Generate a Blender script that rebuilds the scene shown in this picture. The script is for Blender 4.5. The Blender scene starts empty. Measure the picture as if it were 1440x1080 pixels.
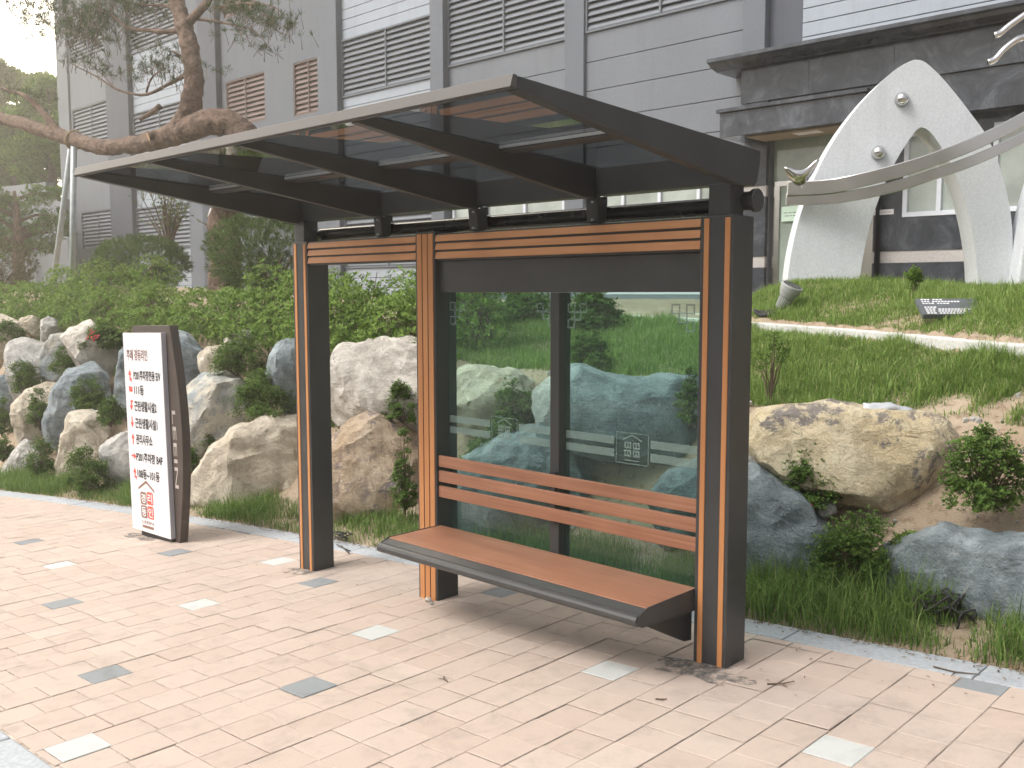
import bpy, bmesh, math, random
import numpy as np
from mathutils import Vector, Matrix, noise

R = math.radians
random.seed(7)
SC = bpy.context.scene
COL = SC.collection

# ------------------------------------------------------------------ camera
CAM = np.array([2.324, -3.9152, 1.7973])
YAW, PITCH, ROLL, FPX = 0.7608, -0.0952, -0.0013, 1352.3
_cy, _sy = math.cos(YAW), math.sin(YAW)
FW = np.array([-_sy*math.cos(PITCH), _cy*math.cos(PITCH), math.sin(PITCH)])
_r = np.array([_cy, _sy, 0.0]); _u = np.cross(_r, FW)
RT = math.cos(ROLL)*_r + math.sin(ROLL)*_u
UP = -math.sin(ROLL)*_r + math.cos(ROLL)*_u

def ray(px, py):                     # direction through a point of the 1440x1080 photograph
    return FW*FPX + RT*(px-720) - UP*(py-540)
def atY(px, py, Y):
    d = ray(px, py); return CAM + d*((Y-CAM[1])/d[1])
def atZ(px, py, Z):
    d = ray(px, py); return CAM + d*((Z-CAM[2])/d[2])
def at_plane(px, py, p0, n):
    d = ray(px, py); return CAM + d*(np.dot(p0-CAM, n)/np.dot(d, n))

cd = bpy.data.cameras.new('camera'); cam = bpy.data.objects.new('camera', cd); COL.objects.link(cam)
cd.sensor_fit = 'HORIZONTAL'; cd.sensor_width = 36.0; cd.lens = 36.0*FPX/1440.0
cd.clip_start = 0.05; cd.clip_end = 2000
M = Matrix(((RT[0], UP[0], -FW[0], CAM[0]), (RT[1], UP[1], -FW[1], CAM[1]), (RT[2], UP[2], -FW[2], CAM[2]), (0, 0, 0, 1)))
cam.matrix_world = M
SC.camera = cam

# ------------------------------------------------------------------ object helpers
def tag(o, label=None, cat=None, group=None, kind=None):
    if label: o['label'] = label
    if cat: o['category'] = cat
    if group: o['group'] = group
    if kind: o['kind'] = kind
    return o
def empty(name, loc, label, cat, group=None):
    o = bpy.data.objects.new(name, None); COL.objects.link(o)
    o.location = loc; o.empty_display_size = 0.1
    return tag(o, label, cat, group)
def link_mesh(name, me, mat, parent=None, smooth=False):
    for m in (mat if isinstance(mat, (list, tuple)) else [mat] if mat else []): me.materials.append(m)
    o = bpy.data.objects.new(name, me); COL.objects.link(o)
    if parent is not None:
        o.parent = parent
        loc = Vector((0, 0, 0)); p = parent
        while p is not None: loc += p.location; p = p.parent
        o.location = -loc                     # meshes are written in world coordinates
    me.polygons.foreach_set('use_smooth', [bool(smooth)]*len(me.polygons))
    return o

class MB:
    def __init__(s): s.v = []; s.f = []; s.m = []
    def add(s, vs, fs, m=0):
        b = len(s.v); s.v += [tuple(map(float, v)) for v in vs]
        s.f += [tuple(i+b for i in f) for f in fs]; s.m += [m]*len(fs); return s
    def box(s, x0, x1, y0, y1, z0, z1, m=0):
        return s.add([(x0,y0,z0),(x1,y0,z0),(x1,y1,z0),(x0,y1,z0),(x0,y0,z1),(x1,y0,z1),(x1,y1,z1),(x0,y1,z1)],
                     [(3,2,1,0),(4,5,6,7),(0,1,5,4),(1,2,6,5),(2,3,7,6),(3,0,4,7)], m)
    def prism_x(s, yz, x0, x1, m=0):          # polygon in YZ extruded along X
        n = len(yz)
        vs = [(x0, y, z) for y, z in yz]+[(x1, y, z) for y, z in yz]
        return s.add(vs, [tuple(range(n)), tuple(range(2*n-1, n-1, -1))]+[((i+1)%n, i, i+n, (i+1)%n+n) for i in range(n)], m)
    def prism_y(s, xz, y0, y1, m=0):          # polygon in XZ extruded along Y
        n = len(xz)
        vs = [(x, y0, z) for x, z in xz]+[(x, y1, z) for x, z in xz]
        return s.add(vs, [tuple(range(n)), tuple(range(2*n-1, n-1, -1))]+[((i+1)%n, i, i+n, (i+1)%n+n) for i in range(n)], m)
    def prism_z(s, xy, z0, z1, m=0):
        n = len(xy)
        vs = [(x, y, z0) for x, y in xy]+[(x, y, z1) for x, y in xy]
        return s.add(vs, [tuple(range(n-1, -1, -1)), tuple(range(n, 2*n))]+[(i, (i+1)%n, (i+1)%n+n, i+n) for i in range(n)], m)
    def tube(s, pts, rad, n=10, m=0, caps=True, wob=0.0, seed=0):
        pts = [Vector(map(float, p)) for p in pts]
        rad = [rad]*len(pts) if isinstance(rad, (int, float)) else list(rad)
        rnd = random.Random(seed)
        t = (pts[1]-pts[0]).normalized()
        a = t.cross(Vector((0, 0, 1)) if abs(t.z) < .9 else Vector((1, 0, 0))).normalized()
        vs = []
        for i, p in enumerate(pts):
            t2 = ((pts[min(i+1, len(pts)-1)]-pts[max(i-1, 0)])).normalized()
            a = (a - t2*a.dot(t2)).normalized(); b = t2.cross(a)
            for k in range(n):
                q = 2*math.pi*k/n; rr = rad[i]*(1+wob*(rnd.random()-.5)*2)
                vs.append(p+a*math.cos(q)*rr+b*math.sin(q)*rr)
        fs = []
        for i in range(len(pts)-1):
            for k in range(n):
                fs.append((i*n+k, i*n+(k+1)%n, (i+1)*n+(k+1)%n, (i+1)*n+k))
        if caps: fs += [tuple(range(n-1, -1, -1)), tuple(range((len(pts)-1)*n, len(pts)*n))]
        return s.add(vs, fs, m)
    def build(s, name, mat, parent=None, bevel=0, seg=2, smooth=False):
        me = bpy.data.meshes.new(name); me.from_pydata(s.v, [], s.f)
        me.polygons.foreach_set('material_index', s.m); me.update()
        bm = bmesh.new(); bm.from_mesh(me); bmesh.ops.recalc_face_normals(bm, faces=bm.faces); bm.to_mesh(me); bm.free()
        o = link_mesh(name, me, mat, parent, smooth)
        if bevel:
            b = o.modifiers.new('bevel', 'BEVEL'); b.width = bevel; b.segments = seg; b.limit_method = 'ANGLE'; b.angle_limit = R(35)
            b.harden_normals = False
        return o
def box(*a): return MB().box(*a)

def np_mesh(name, V, F, mat, parent=None, tint=None, smooth=False):
    V = np.asarray(V, np.float32).reshape(-1, 3); F = [np.asarray(f, np.int32) for f in (F if isinstance(F, list) else [F])]
    me = bpy.data.meshes.new(name); me.vertices.add(len(V)); me.vertices.foreach_set('co', V.ravel())
    loops = np.concatenate([f.ravel() for f in F]); tot = np.concatenate([np.full(len(f), f.shape[1], np.int32) for f in F])
    st = np.concatenate([[0], np.cumsum(tot)[:-1]]).astype(np.int32)
    me.loops.add(len(loops)); me.loops.foreach_set('vertex_index', loops)
    me.polygons.add(len(tot)); me.polygons.foreach_set('loop_start', st); me.polygons.foreach_set('loop_total', tot)
    me.update(calc_edges=True); me.validate()
    if tint is not None and len(tint) == len(me.polygons):
        at = me.attributes.new('tint', 'FLOAT', 'FACE'); at.data.foreach_set('value', np.asarray(tint, np.float32))
    return link_mesh(name, me, mat, parent, smooth)

def spline(pts, n):                           # Catmull-Rom through rows of numbers
    P = np.array(pts, float); P = np.vstack([2*P[0]-P[1], P, 2*P[-1]-P[-2]]); out = []
    for i in range(1, len(P)-2):
        for t in np.linspace(0, 1, n, endpoint=False):
            a, b, c, d = P[i-1], P[i], P[i+1], P[i+2]
            out.append(.5*((2*b)+(-a+c)*t+(2*a-5*b+4*c-d)*t*t+(-a+3*b-3*c+d)*t**3))
    out.append(P[-2]); return np.array(out)

# ------------------------------------------------------------------ materials
class NT:
    def __init__(s, name):
        s.m = bpy.data.materials.new(name); s.m.use_nodes = True; s.t = s.m.node_tree; s.t.nodes.clear()
        s.out = s.n('ShaderNodeOutputMaterial')
    def n(s, kind, **kw):
        x = s.t.nodes.new(kind)
        for k, v in kw.items():
            if k in x.inputs: s.set(x.inputs[k], v)
            else: setattr(x, k, v)
        return x
    def set(s, sock, v):
        if hasattr(v, 'is_output') or isinstance(v, bpy.types.NodeSocket): s.t.links.new(v, sock)
        else: sock.default_value = v
    def link(s, a, b): s.t.links.new(a, b)
    def coords(s, scale=(1, 1, 1), which='Object', offset_random=False):
        tc = s.n('ShaderNodeTexCoord'); src = tc.outputs[which]
        if offset_random:
            oi = s.n('ShaderNodeObjectInfo'); mul = s.n('ShaderNodeVectorMath', operation='SCALE'); s.link(src, mul.inputs[0]); mul.inputs['Scale'].default_value = 1.0
            cmb = s.n('ShaderNodeMath', operation='MULTIPLY'); s.link(oi.outputs['Random'], cmb.inputs[0]); cmb.inputs[1].default_value = 57.0
            ad = s.n('ShaderNodeVectorMath', operation='ADD'); s.link(mul.outputs[0], ad.inputs[0]); s.link(cmb.outputs[0], ad.inputs[1]); src = ad.outputs[0]
        mp = s.n('ShaderNodeMapping'); s.link(src, mp.inputs['Vector']); mp.inputs['Scale'].default_value = scale
        return mp.outputs[0]
    def noise(s, vec, scale, detail=5, rough=.55, dist=0.0):
        x = s.n('ShaderNodeTexNoise'); s.link(vec, x.inputs['Vector']); x.inputs['Scale'].default_value = scale
        x.inputs['Detail'].default_value = detail; x.inputs['Roughness'].default_value = rough; x.inputs['Distortion'].default_value = dist
        return x.outputs['Fac']
    def ramp(s, fac, stops):
        x = s.n('ShaderNodeValToRGB'); s.link(fac, x.inputs[0]); e = x.color_ramp.elements
        while len(e) < len(stops): e.new(.5)
        for el, (p, c) in zip(e, stops):
            el.position = p; el.color = (c, c, c, 1) if isinstance(c, (int, float)) else (*c, 1)
        return x.outputs[0]
    def mix(s, fac, a, b, blend='MIX'):
        x = s.n('ShaderNodeMix', data_type='RGBA', blend_type=blend)
        s.set(x.inputs[0], fac)
        for sk, v in ((x.inputs[6], a), (x.inputs[7], b)):
            s.set(sk, (*v, 1) if isinstance(v, tuple) and len(v) == 3 else v)
        return x.outputs[2]
    def math(s, op, a, b=0.0):
        x = s.n('ShaderNodeMath', operation=op); s.set(x.inputs[0], a); s.set(x.inputs[1], b); return x.outputs[0]
    def bump(s, h, strength=.3, dist=.01):
        x = s.n('ShaderNodeBump'); s.link(h, x.inputs['Height']); x.inputs['Strength'].default_value = strength; x.inputs['Distance'].default_value = dist
        return x.outputs[0]
    def bsdf(s, color, rough=.6, metal=0.0, normal=None, spec=.5, **kw):
        p = s.n('ShaderNodeBsdfPrincipled')
        s.set(p.inputs['Base Color'], (*color, 1) if isinstance(color, tuple) else color)
        s.set(p.inputs['Roughness'], rough); s.set(p.inputs['Metallic'], metal); p.inputs['Specular IOR Level'].default_value = spec
        if normal is not None: s.link(normal, p.inputs['Normal'])
        for k, v in kw.items(): s.set(p.inputs[k], v)
        return p.outputs[0]
    def done(s, shader): s.link(shader, s.out.inputs['Surface']); return s.m

def simple(name, col, rough=.6, metal=0, var=.15, scale=6, bump=0.0, spec=.5, bscale=None):
    t = NT(name); v = t.coords()
    n = t.noise(v, scale); c = t.mix(t.ramp(n, [(.3, 0.0), (.7, 1.0)]), tuple(x*(1-var) for x in col), tuple(min(1, x*(1+var)) for x in col))
    rg = t.math('ADD', t.math('MULTIPLY', n, .16), rough-.08)
    nm = t.bump(t.noise(v, bscale or scale*20), bump, .004) if bump else None
    return t.done(t.bsdf(c, rg, metal, nm, spec))

def wood(name, dark, light, axis, rough=.5):
    t = NT(name); sc = {'x': (1.2, 60, 60), 'z': (60, 60, 1.2)}[axis]
    v = t.coords(sc, offset_random=True); n = t.noise(v, 1.0, 6, .6, .6)
    v2 = t.coords((1, 1, 1), offset_random=True); n2 = t.noise(v2, 2.2, 3)
    f = t.math('ADD', t.math('MULTIPLY', n, .65), t.math('MULTIPLY', n2, .35))
    c = t.mix(t.ramp(f, [(.3, 0.0), (.72, 1.0)]), dark, light)
    return t.done(t.bsdf(c, t.math('ADD', t.math('MULTIPLY', n, .2), rough-.1), 0, t.bump(n, .12, .002), .35))

def rock_mat(name, c_a, c_b, c_stain, stain=.5, vein=.3, scale=1.0, patch=None):
    t = NT(name); v = t.coords(offset_random=True)
    big = t.noise(v, 2.1*scale, 6, .6, .6); mid = t.noise(v, 8*scale, 7, .68, .3); fine = t.noise(v, 60, 5, .75)
    c = t.mix(t.ramp(big, [(.38, 0.0), (.62, 1.0)]), c_a, c_b)
    st = t.ramp(t.noise(v, 3.4*scale, 8, .7, 1.2), [(stain, 0.0), (stain+.12, .85)])
    c = t.mix(st, c, c_stain); c = t.mix(t.ramp(mid, [(.40, .55), (.52, 0.0)]), c, tuple(x*.55 for x in c_a)); c = t.mix(t.ramp(mid, [(.56, 0.0), (.70, .6)]), c, tuple(min(.75, x*1.28) for x in c_b))
    if patch: c = t.mix(t.ramp(t.noise(v, 2.0*scale, 9, .74, .4), [(.56, 0.0), (.60, .9)]), c, patch)
    # pale chips and thin veins
    vo = t.n('ShaderNodeTexVoronoi', feature='DISTANCE_TO_EDGE'); ws = t.n('ShaderNodeVectorMath', operation='SCALE'); 
    nz = t.n('ShaderNodeTexNoise'); t.link(v, nz.inputs['Vector']); nz.inputs['Scale'].default_value = 5; nz.inputs['Detail'].default_value = 6
    t.link(nz.outputs['Color'], ws.inputs[0]); ws.inputs['Scale'].default_value = .5
    ad = t.n('ShaderNodeVectorMath', operation='ADD'); t.link(v, ad.inputs[0]); t.link(ws.outputs[0], ad.inputs[1])
    t.link(ad.outputs[0], vo.inputs['Vector']); vo.inputs['Scale'].default_value = 2.3
    crack = t.math('MULTIPLY', t.ramp(vo.outputs['Distance'], [(0.0, 1.0), (.02, 0.0)]), t.ramp(mid, [(.5, 0.0), (.62, 1.0)]))
    c = t.mix(t.math('MULTIPLY', crack, vein), c, tuple(x*.45 for x in c_a))
    c = t.mix(t.ramp(fine, [(.57, 0.0), (.68, .6)]), c, tuple(min(.75, x*1.5) for x in c_b))
    c = t.mix(t.ramp(fine, [(.32, .65), (.45, 0.0)]), c, tuple(x*.45 for x in c_a))
    wv = t.coords((1.0, 1.0, 3.2), offset_random=True); lay = t.noise(wv, 5.0, 7, .7, .9)
    h = t.math('ADD', t.math('MULTIPLY', mid, .7), t.math('ADD', t.math('MULTIPLY', fine, .3), t.math('MULTIPLY', lay, .40)))
    h = t.math('SUBTRACT', h, t.math('MULTIPLY', crack, .25))
    return t.done(t.bsdf(c, .9, 0, t.bump(h, 1.0, .045), .25))

def leaf_mat(name, dark, light, old=None, trans=.3, rough=.6):
    t = NT(name); a = t.n('ShaderNodeAttribute', attribute_name='tint')
    stops = [(0.0, dark), (.75, light)] + ([(.93, light), (1.0, old)] if old else [])
    c = t.ramp(a.outputs['Fac'], stops)
    b = t.bsdf(c, rough, 0, None, .22)
    tr = t.n('ShaderNodeBsdfTranslucent'); t.link(c, tr.inputs['Color'])
    mx = t.n('ShaderNodeMixShader'); mx.inputs[0].default_value = trans; t.link(b, mx.inputs[1]); t.link(tr.outputs[0], mx.inputs[2])
    return t.done(mx.outputs[0])

def glass_mat(name, tint, ior=1.5, refl=(1, 1, 1), haze=0.0):
    t = NT(name); tr = t.n('ShaderNodeBsdfTransparent'); tr.inputs[0].default_value = (*tint, 1)
    gl = t.n('ShaderNodeBsdfGlossy'); gl.inputs['Color'].default_value = (*refl, 1); gl.inputs['Roughness'].default_value = .015
    fr = t.n('ShaderNodeFresnel'); fr.inputs[0].default_value = ior
    ge = t.n('ShaderNodeNewGeometry'); fac = t.math('MULTIPLY', fr.outputs[0], t.math('SUBTRACT', 1.0, ge.outputs['Backfacing']))
    mx = t.n('ShaderNodeMixShader'); t.link(fac, mx.inputs[0]); t.link(tr.outputs[0], mx.inputs[1]); t.link(gl.outputs[0], mx.inputs[2])
    sh = mx.outputs[0]
    if haze:
        d = t.n('ShaderNodeBsdfDiffuse'); d.inputs[0].default_value = (.42, .55, .53, 1)
        m2 = t.n('ShaderNodeMixShader'); m2.inputs[0].default_value = haze; t.link(sh, m2.inputs[1]); t.link(d.outputs[0], m2.inputs[2]); sh = m2.outputs[0]
    return t.done(sh)

def facade_mat(name, col, var=.08, speck=.1, rough=.75):
    t = NT(name); v = t.coords()
    n = t.noise(v, .7, 6); f = t.noise(v, 45, 4, .7)
    c = t.mix(t.ramp(n, [(.3, 0.0), (.7, 1.0)]), tuple(x*(1-var) for x in col), tuple(x*(1+var) for x in col))
    c = t.mix(t.ramp(f, [(.4, 0.0), (.6, speck)]), c, tuple(x*.45 for x in col))
    vs = t.coords((3, 3, .18)); sk = t.noise(vs, 1.5, 6, .65)
    c = t.mix(t.ramp(sk, [(.52, 0.0), (.74, .38)]), c, tuple(x*.6 for x in col))
    return t.done(t.bsdf(c, rough, 0, t.bump(f, .15, .004), .4))

MT = {}
MT['dark'] = simple('dark_powder_coat', (.049, .050, .051), .38, 0, .12, 5, .08, .5, 900)
MT['tubepaint'] = simple('black_gloss_paint', (.018, .018, .018), .25, 0, .15, 7)
MT['fascia'] = simple('sky_lit_charcoal', (.100, .092, .086), .40, .15, .06, 3)  # charcoal frame metal, lightened for the sky it reflects
MT['alu'] = simple('bright_aluminium', (.62, .63, .64), .3, .7, .06, 8)
MT['wood_h'] = wood('orange_board_horizontal', (.52, .235, .105), (.66, .33, .16), 'x')
MT['wood_v'] = wood('orange_board_upright', (.46, .195, .075), (.58, .27, .11), 'z')
MT['seat'] = wood('red_brown_board', (.235, .100, .058), (.45, .222, .135), 'x', .46)
MT['pane'] = glass_mat('teal_glass', (.755, .895, .865), 1.5, (1, 1, 1), .03)
MT['roofglass'] = glass_mat('smoked_roof_glass', (.44, .46, .47), 1.6)
t = NT('frosted_etching'); tr_ = t.n('ShaderNodeBsdfTransparent'); df_ = t.n('ShaderNodeBsdfDiffuse'); df_.inputs[0].default_value = (.30, .41, .375, 1); mx_ = t.n('ShaderNodeMixShader'); mx_.inputs[0].default_value = .46
t.link(tr_.outputs[0], mx_.inputs[1]); t.link(df_.outputs[0], mx_.inputs[2]); MT['etch'] = t.done(mx_.outputs[0])
MT['steel'] = simple('stainless_steel', (.66, .645, .635), .15, 1.0, .05, 2.5)
MT['galv'] = simple('galvanised_steel', (.40, .44, .46), .42, .2, .12, 9)
MT['white'] = simple('white_acrylic', (.76, .75, .77), .35, 0, .01, 2)
MT['edge'] = simple('panel_edge_shade', (.42, .43, .48), .45, 0, .03)  # shaded side of the white panel put into the colour
MT['board'] = simple('brown_composite', (.075, .058, .050), .5, 0, .12, 14)
MT['black'] = simple('black_lettering', (.03, .03, .035), .5, 0, .05)
MT['red'] = simple('red_lettering', (.80, .10, .07), .5, 0, .04)
MT['brown'] = simple('brown_lettering', (.24, .135, .105), .5, 0, .04)
MT['taupe'] = simple('taupe_lettering', (.52, .46, .42), .45, .1, .04)
MT['plastic'] = simple('grey_plastic', (.34, .35, .35), .5, 0, .05)
MT['rubber'] = simple('black_rubber', (.02, .02, .021), .55, 0, .2)
MT['granite'] = facade_mat('pale_granite', (.66, .69, .725), .05, .22, .65)
MT['kerbstone'] = facade_mat('kerb_granite', (.60, .60, .58), .06, .35, .8)
MT['edging'] = facade_mat('blue_grey_granite', (.40, .43, .46), .12, .35, .8)
MT['litter'] = simple('clear_film', (.44, .46, .49), .25, 0, .06, 12)
# ------------------------------------------------------------------ world and light
w = bpy.data.worlds.new('World'); SC.world = w; w.use_nodes = True
nt = w.node_tree; nt.nodes.clear()
sky = nt.nodes.new('ShaderNodeTexSky'); sky.sky_type = 'NISHITA'; sky.sun_disc = False
SUN_EL, SUN_AZ = 52.0, 205.0          # azimuth: degrees from +Y towards +X of where the light comes from
sky.sun_elevation = R(SUN_EL); sky.sun_rotation = R(SUN_AZ); sky.air_density = 1.0; sky.dust_density = 6.0; sky.ozone_density = .6; sky.altitude = 50
hs = nt.nodes.new('ShaderNodeHueSaturation'); hs.inputs['Saturation'].default_value = .38
bg = nt.nodes.new('ShaderNodeBackground'); bg.inputs['Strength'].default_value = .110
wo = nt.nodes.new('ShaderNodeOutputWorld')
tc = nt.nodes.new('ShaderNodeTexCoord'); dp = nt.nodes.new('ShaderNodeVectorMath'); dp.operation = 'DOT_PRODUCT'
gd = ray(10, 10); gd = gd/np.linalg.norm(gd); dp.inputs[1].default_value = tuple(gd); nt.links.new(tc.outputs['Generated'], dp.inputs[0])
rp = nt.nodes.new('ShaderNodeMapRange'); rp.interpolation_type = 'SMOOTHSTEP'; rp.inputs['From Min'].default_value = .80; rp.inputs['From Max'].default_value = 1.0; rp.inputs['To Min'].default_value = 0.0; rp.inputs['To Max'].default_value = 4.2
nt.links.new(dp.outputs['Value'], rp.inputs['Value']); sc_ = nt.nodes.new('ShaderNodeVectorMath'); sc_.operation = 'MULTIPLY_ADD'; sc_.inputs[1].default_value = (1, 1, 1)
gw = nt.nodes.new('ShaderNodeVectorMath'); gw.operation = 'SCALE'; gw.inputs[0].default_value = (11.0, 9.9, 7.9)
nt.links.new(sky.outputs[0], hs.inputs['Color']); nt.links.new(hs.outputs[0], sc_.inputs[0]); nt.links.new(rp.outputs[0], gw.inputs['Scale']); nt.links.new(gw.outputs[0], sc_.inputs[2]); nt.links.new(sc_.outputs[0], bg.inputs['Color']); nt.links.new(bg.outputs[0], wo.inputs['Surface'])
sl = bpy.data.lights.new('sun', 'SUN'); sl.energy = 1.15; sl.angle = R(28); sl.color = (1.0, .955, .90)
so = bpy.data.objects.new('sun', sl); COL.objects.link(so)
sd = Vector((math.sin(R(SUN_AZ))*math.cos(R(SUN_EL)), math.cos(R(SUN_AZ))*math.cos(R(SUN_EL)), math.sin(R(SUN_EL))))
so.rotation_euler = sd.to_track_quat('Z', 'Y').to_euler()
SC.view_settings.view_transform = 'Standard'; SC.view_settings.look = 'None'; SC.view_settings.gamma = 1.0
SC.view_settings.exposure = .95
SC.cycles.max_bounces = 8; SC.cycles.transparent_max_bounces = 16; SC.cycles.use_denoising = True

# ------------------------------------------------------------------ terrain
def gz(x): return .0625*x+.006                       # the pavement falls to the left
def kbend(x): return .0098*max(0.0, -3.0-x)**2 if x > -16 else .0098*169+.25*(-16-x)
def kin(x): return .74-kbend(x)
def sm(a, b, t):
    t = min(1, max(0, (t-a)/(b-a))); return t*t*(3-2*t)
def terr_edge(x):
    return float(np.interp(x, [-40, -16, -12, -8.8, -5, -4, -2.9, -1.7, -1.0, 0, 1, 3], [2.0, 1.40, 1.27, 1.27, 1.22, 1.1, 1.08, 1.04, .95, .98, 1.0, 1.03]))
def curb_y(x): return float(np.interp(x, [-9, -6, -4, -2.38, -1.19, -.21, .38, 2, 6], [6.6, 5.9, 5.3, 4.40, 3.96, 3.42, 3.1, 2.75, 2.5]))
def H(x, y, front=False):
    g = gz(max(x, -40)); k = kin(x)
    if y < k: return g-.06
    y1 = k+.42; y2 = max(2.3, k+1.5) if x > -20 else k+1.6
    if y < y1: return g-.01+.07*(y-k)/.42
    T = terr_edge(x)
    if y < y2:
        t = (y-y1)/(y2-y1); return g+.06+(T-g-.06)*((.45*t+.55*(t*t*(3-2*t))) if front else t**2.3)
    cy = curb_y(x)
    C = float(np.interp(x, [-7, -3.5, -2.38, 0, 1, 6], [1.57, 1.44, 1.42, 1.355, 1.33, 1.31]))
    if x > -9:
        if y < cy: return T+(C-T)*sm(0, 1, (y-y2)/max(.3, cy-y2))
        z = C+.09
        m = sm(cy-.2, cy+1.25, y)*(1-sm(7.6, 9.2, y))*sm(-3.9, -2.5, x)
        return z+m*(.36+.03*math.sin(x*1.7))
    return T+.12*sm(y2, y2+3.5, y)+.06*max(0, y-8)

xs = np.concatenate([np.linspace(-60, -18, 36), np.arange(-17.7, 3, .12), np.linspace(3.2, 14, 14)])
ys = np.concatenate([np.linspace(-7, -.6, 16), np.arange(-.5, 9.6, .12), np.linspace(9.8, 40, 20)])
ys = ys[ys > -6]
V = []; 
for y in ys:
    for x in xs:
        yy = max(y, kin(x)-.02) if y < 0.8 else y
        z = H(x, yy) if yy > kin(x) else H(x, kin(x)+1e-3)-.03
        n = noise.noise(Vector((x*2.2, yy*2.2, 0)))*.03+noise.noise(Vector((x*9, yy*9, 3)))*.012
        V.append((x, yy, z+(n if yy > kin(x)+.1 else 0)))
nx, ny = len(xs), len(ys)
ii = np.arange((ny-1)*(nx-1)); a = (ii//(nx-1))*nx+ii % (nx-1)
F = np.stack([a, a+1, a+nx+1, a+nx], 1)
t = NT('sandy_soil'); v = t.coords()
n1 = t.noise(v, 1.3, 6, .6); n2 = t.noise(v, 14, 7, .7); n3 = t.noise(v, 90, 3, .7)
c = t.mix(t.ramp(n1, [(.35, 0.0), (.65, 1.0)]), (.36, .275, .195), (.46, .375, .28))
c = t.mix(t.ramp(n2, [(.52, 0.0), (.66, .8)]), c, (.20, .13, .085))
c = t.mix(t.ramp(n3, [(.60, 0.0), (.70, .7)]), c, (.58, .52, .44))
hh = t.math('ADD', t.math('MULTIPLY', n2, .6), t.math('MULTIPLY', n3, .5))
MT['soil'] = t.done(t.bsdf(c, .95, 0, t.bump(hh, 1.0, .03), .15))
o = np_mesh('bank', V, F, MT['soil'], smooth=True); tag(o, kind='structure')

# far ground, road, hill added unseen as a dark mass for the panes and steel to reflect
t = NT('far_ground'); v = t.coords(); MT['farground'] = t.done(t.bsdf(t.mix(t.noise(v, .3, 5), (.16, .15, .13), (.24, .23, .20)), .95))
def slope_sheet(name, x0, x1, y0, y1, dz, mat, nx=30):
    X = np.linspace(x0, x1, nx); Vv = [(x, y, gz(np.clip(x, -60, 40))+dz) for y in (y0, y1) for x in X]
    Fv = [(i, i+1, i+1+nx, i+nx) for i in range(nx-1)]
    o = np_mesh(name, Vv, [np.array(Fv)], mat); tag(o, kind='structure'); return o
slope_sheet('ground', -130, 130, -130, 130, -.9, MT['farground'], 60).location.z = -3.2
t = NT('asphalt'); v = t.coords(); f = t.noise(v, 160, 3, .7); c = t.mix(f, (.035, .035, .036), (.085, .083, .08))
MT['asphalt'] = t.done(t.bsdf(c, .9, 0, t.bump(f, .5, .004), .3))
slope_sheet('road', -60, 40, -12, -2.62, -.14, MT['asphalt'])
V = []; F = []
X = np.linspace(-70, 50, 50); Y = np.linspace(-46, -15, 14)
for y in Y:
    for x in X: V.append((x, y, gz(np.clip(x, -60, 40))-.3+(-15-y)*.42+1.2*noise.noise(Vector((x*.12, y*.12, 1)))+.5*noise.noise(Vector((x*.5, y*.5, 1)))))
ii = np.arange(13*49); a = (ii//49)*50+ii % 49
t = NT('dark_reflection_slope'); v = t.coords(); nn = t.noise(v, .5, 8, .75)
MT['reflection_slope'] = t.done(t.bsdf(t.ramp(nn, [(.35, (.045, .05, .038)), (.65, (.15, .15, .12))]), .95, 0, t.bump(nn, 1, .8)))  # unseen slope, kept dark and dull for the reflections
o = np_mesh('reflection_slope', V, np.stack([a, a+1, a+51, a+50], 1), MT['reflection_slope'], smooth=True); tag(o, kind='structure')

# ------------------------------------------------------------------ pavement of square blocks, one mesh
rng = np.random.RandomState(11)
P = .2045; G = .0032
dark_px = [(143, 945), (419, 960), (95, 851), (46, 763), (247, 777), (452, 820), (702, 831), (1405, 966)]
white_px = [(275, 848), (80, 793), (388, 788), (120, 1057), (1208, 1062), (838, 937), (530, 888)]
def hit_ground(px, py):
    d = ray(px, py); n = np.array([-.0625, 0, 1.0]); return CAM+d*((.006-CAM@n)/(d@n))
acc = {}
for lst, mi in ((dark_px, 1), (white_px, 2)):
    for p in lst:
        q = hit_ground(*p); acc[(round(q[0], 3), round(q[1], 3))] = (q, mi)
X0 = -0.535-P/2                                        # a column centre that the tiles line up with
Vp, Fp, Tp, Mp = [], [], [], []
def paver(cx, cy, mi, tint, sx=P, sy=P):
    b = len(Vp); hx, hy = sx/2-G/2, sy/2-G/2; ch = .0035
    dz = rng.normal(0, .0011); tx, ty = rng.normal(0, .0035, 2)
    for (ex, ey, ez) in ((hx, hy, -.0026), (hx-ch, hy-ch, 0)):
        for sxn, syn in ((-1, -1), (1, -1), (1, 1), (-1, 1)):
            x, y = cx+sxn*ex+rng.normal(0, .0006), cy+syn*ey+rng.normal(0, .0006)
            Vp.append((x, y, gz(x)+ez+dz+tx*sxn*ex+ty*syn*ey))
    Fp.extend([(b+4, b+5, b+6, b+7)]+[(b+i, b+(i+1) % 4, b+4+(i+1) % 4, b+4+i) for i in range(4)])
    Tp.extend([tint]*5); Mp.extend([mi]*5)
ncol = int(22/P)
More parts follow.
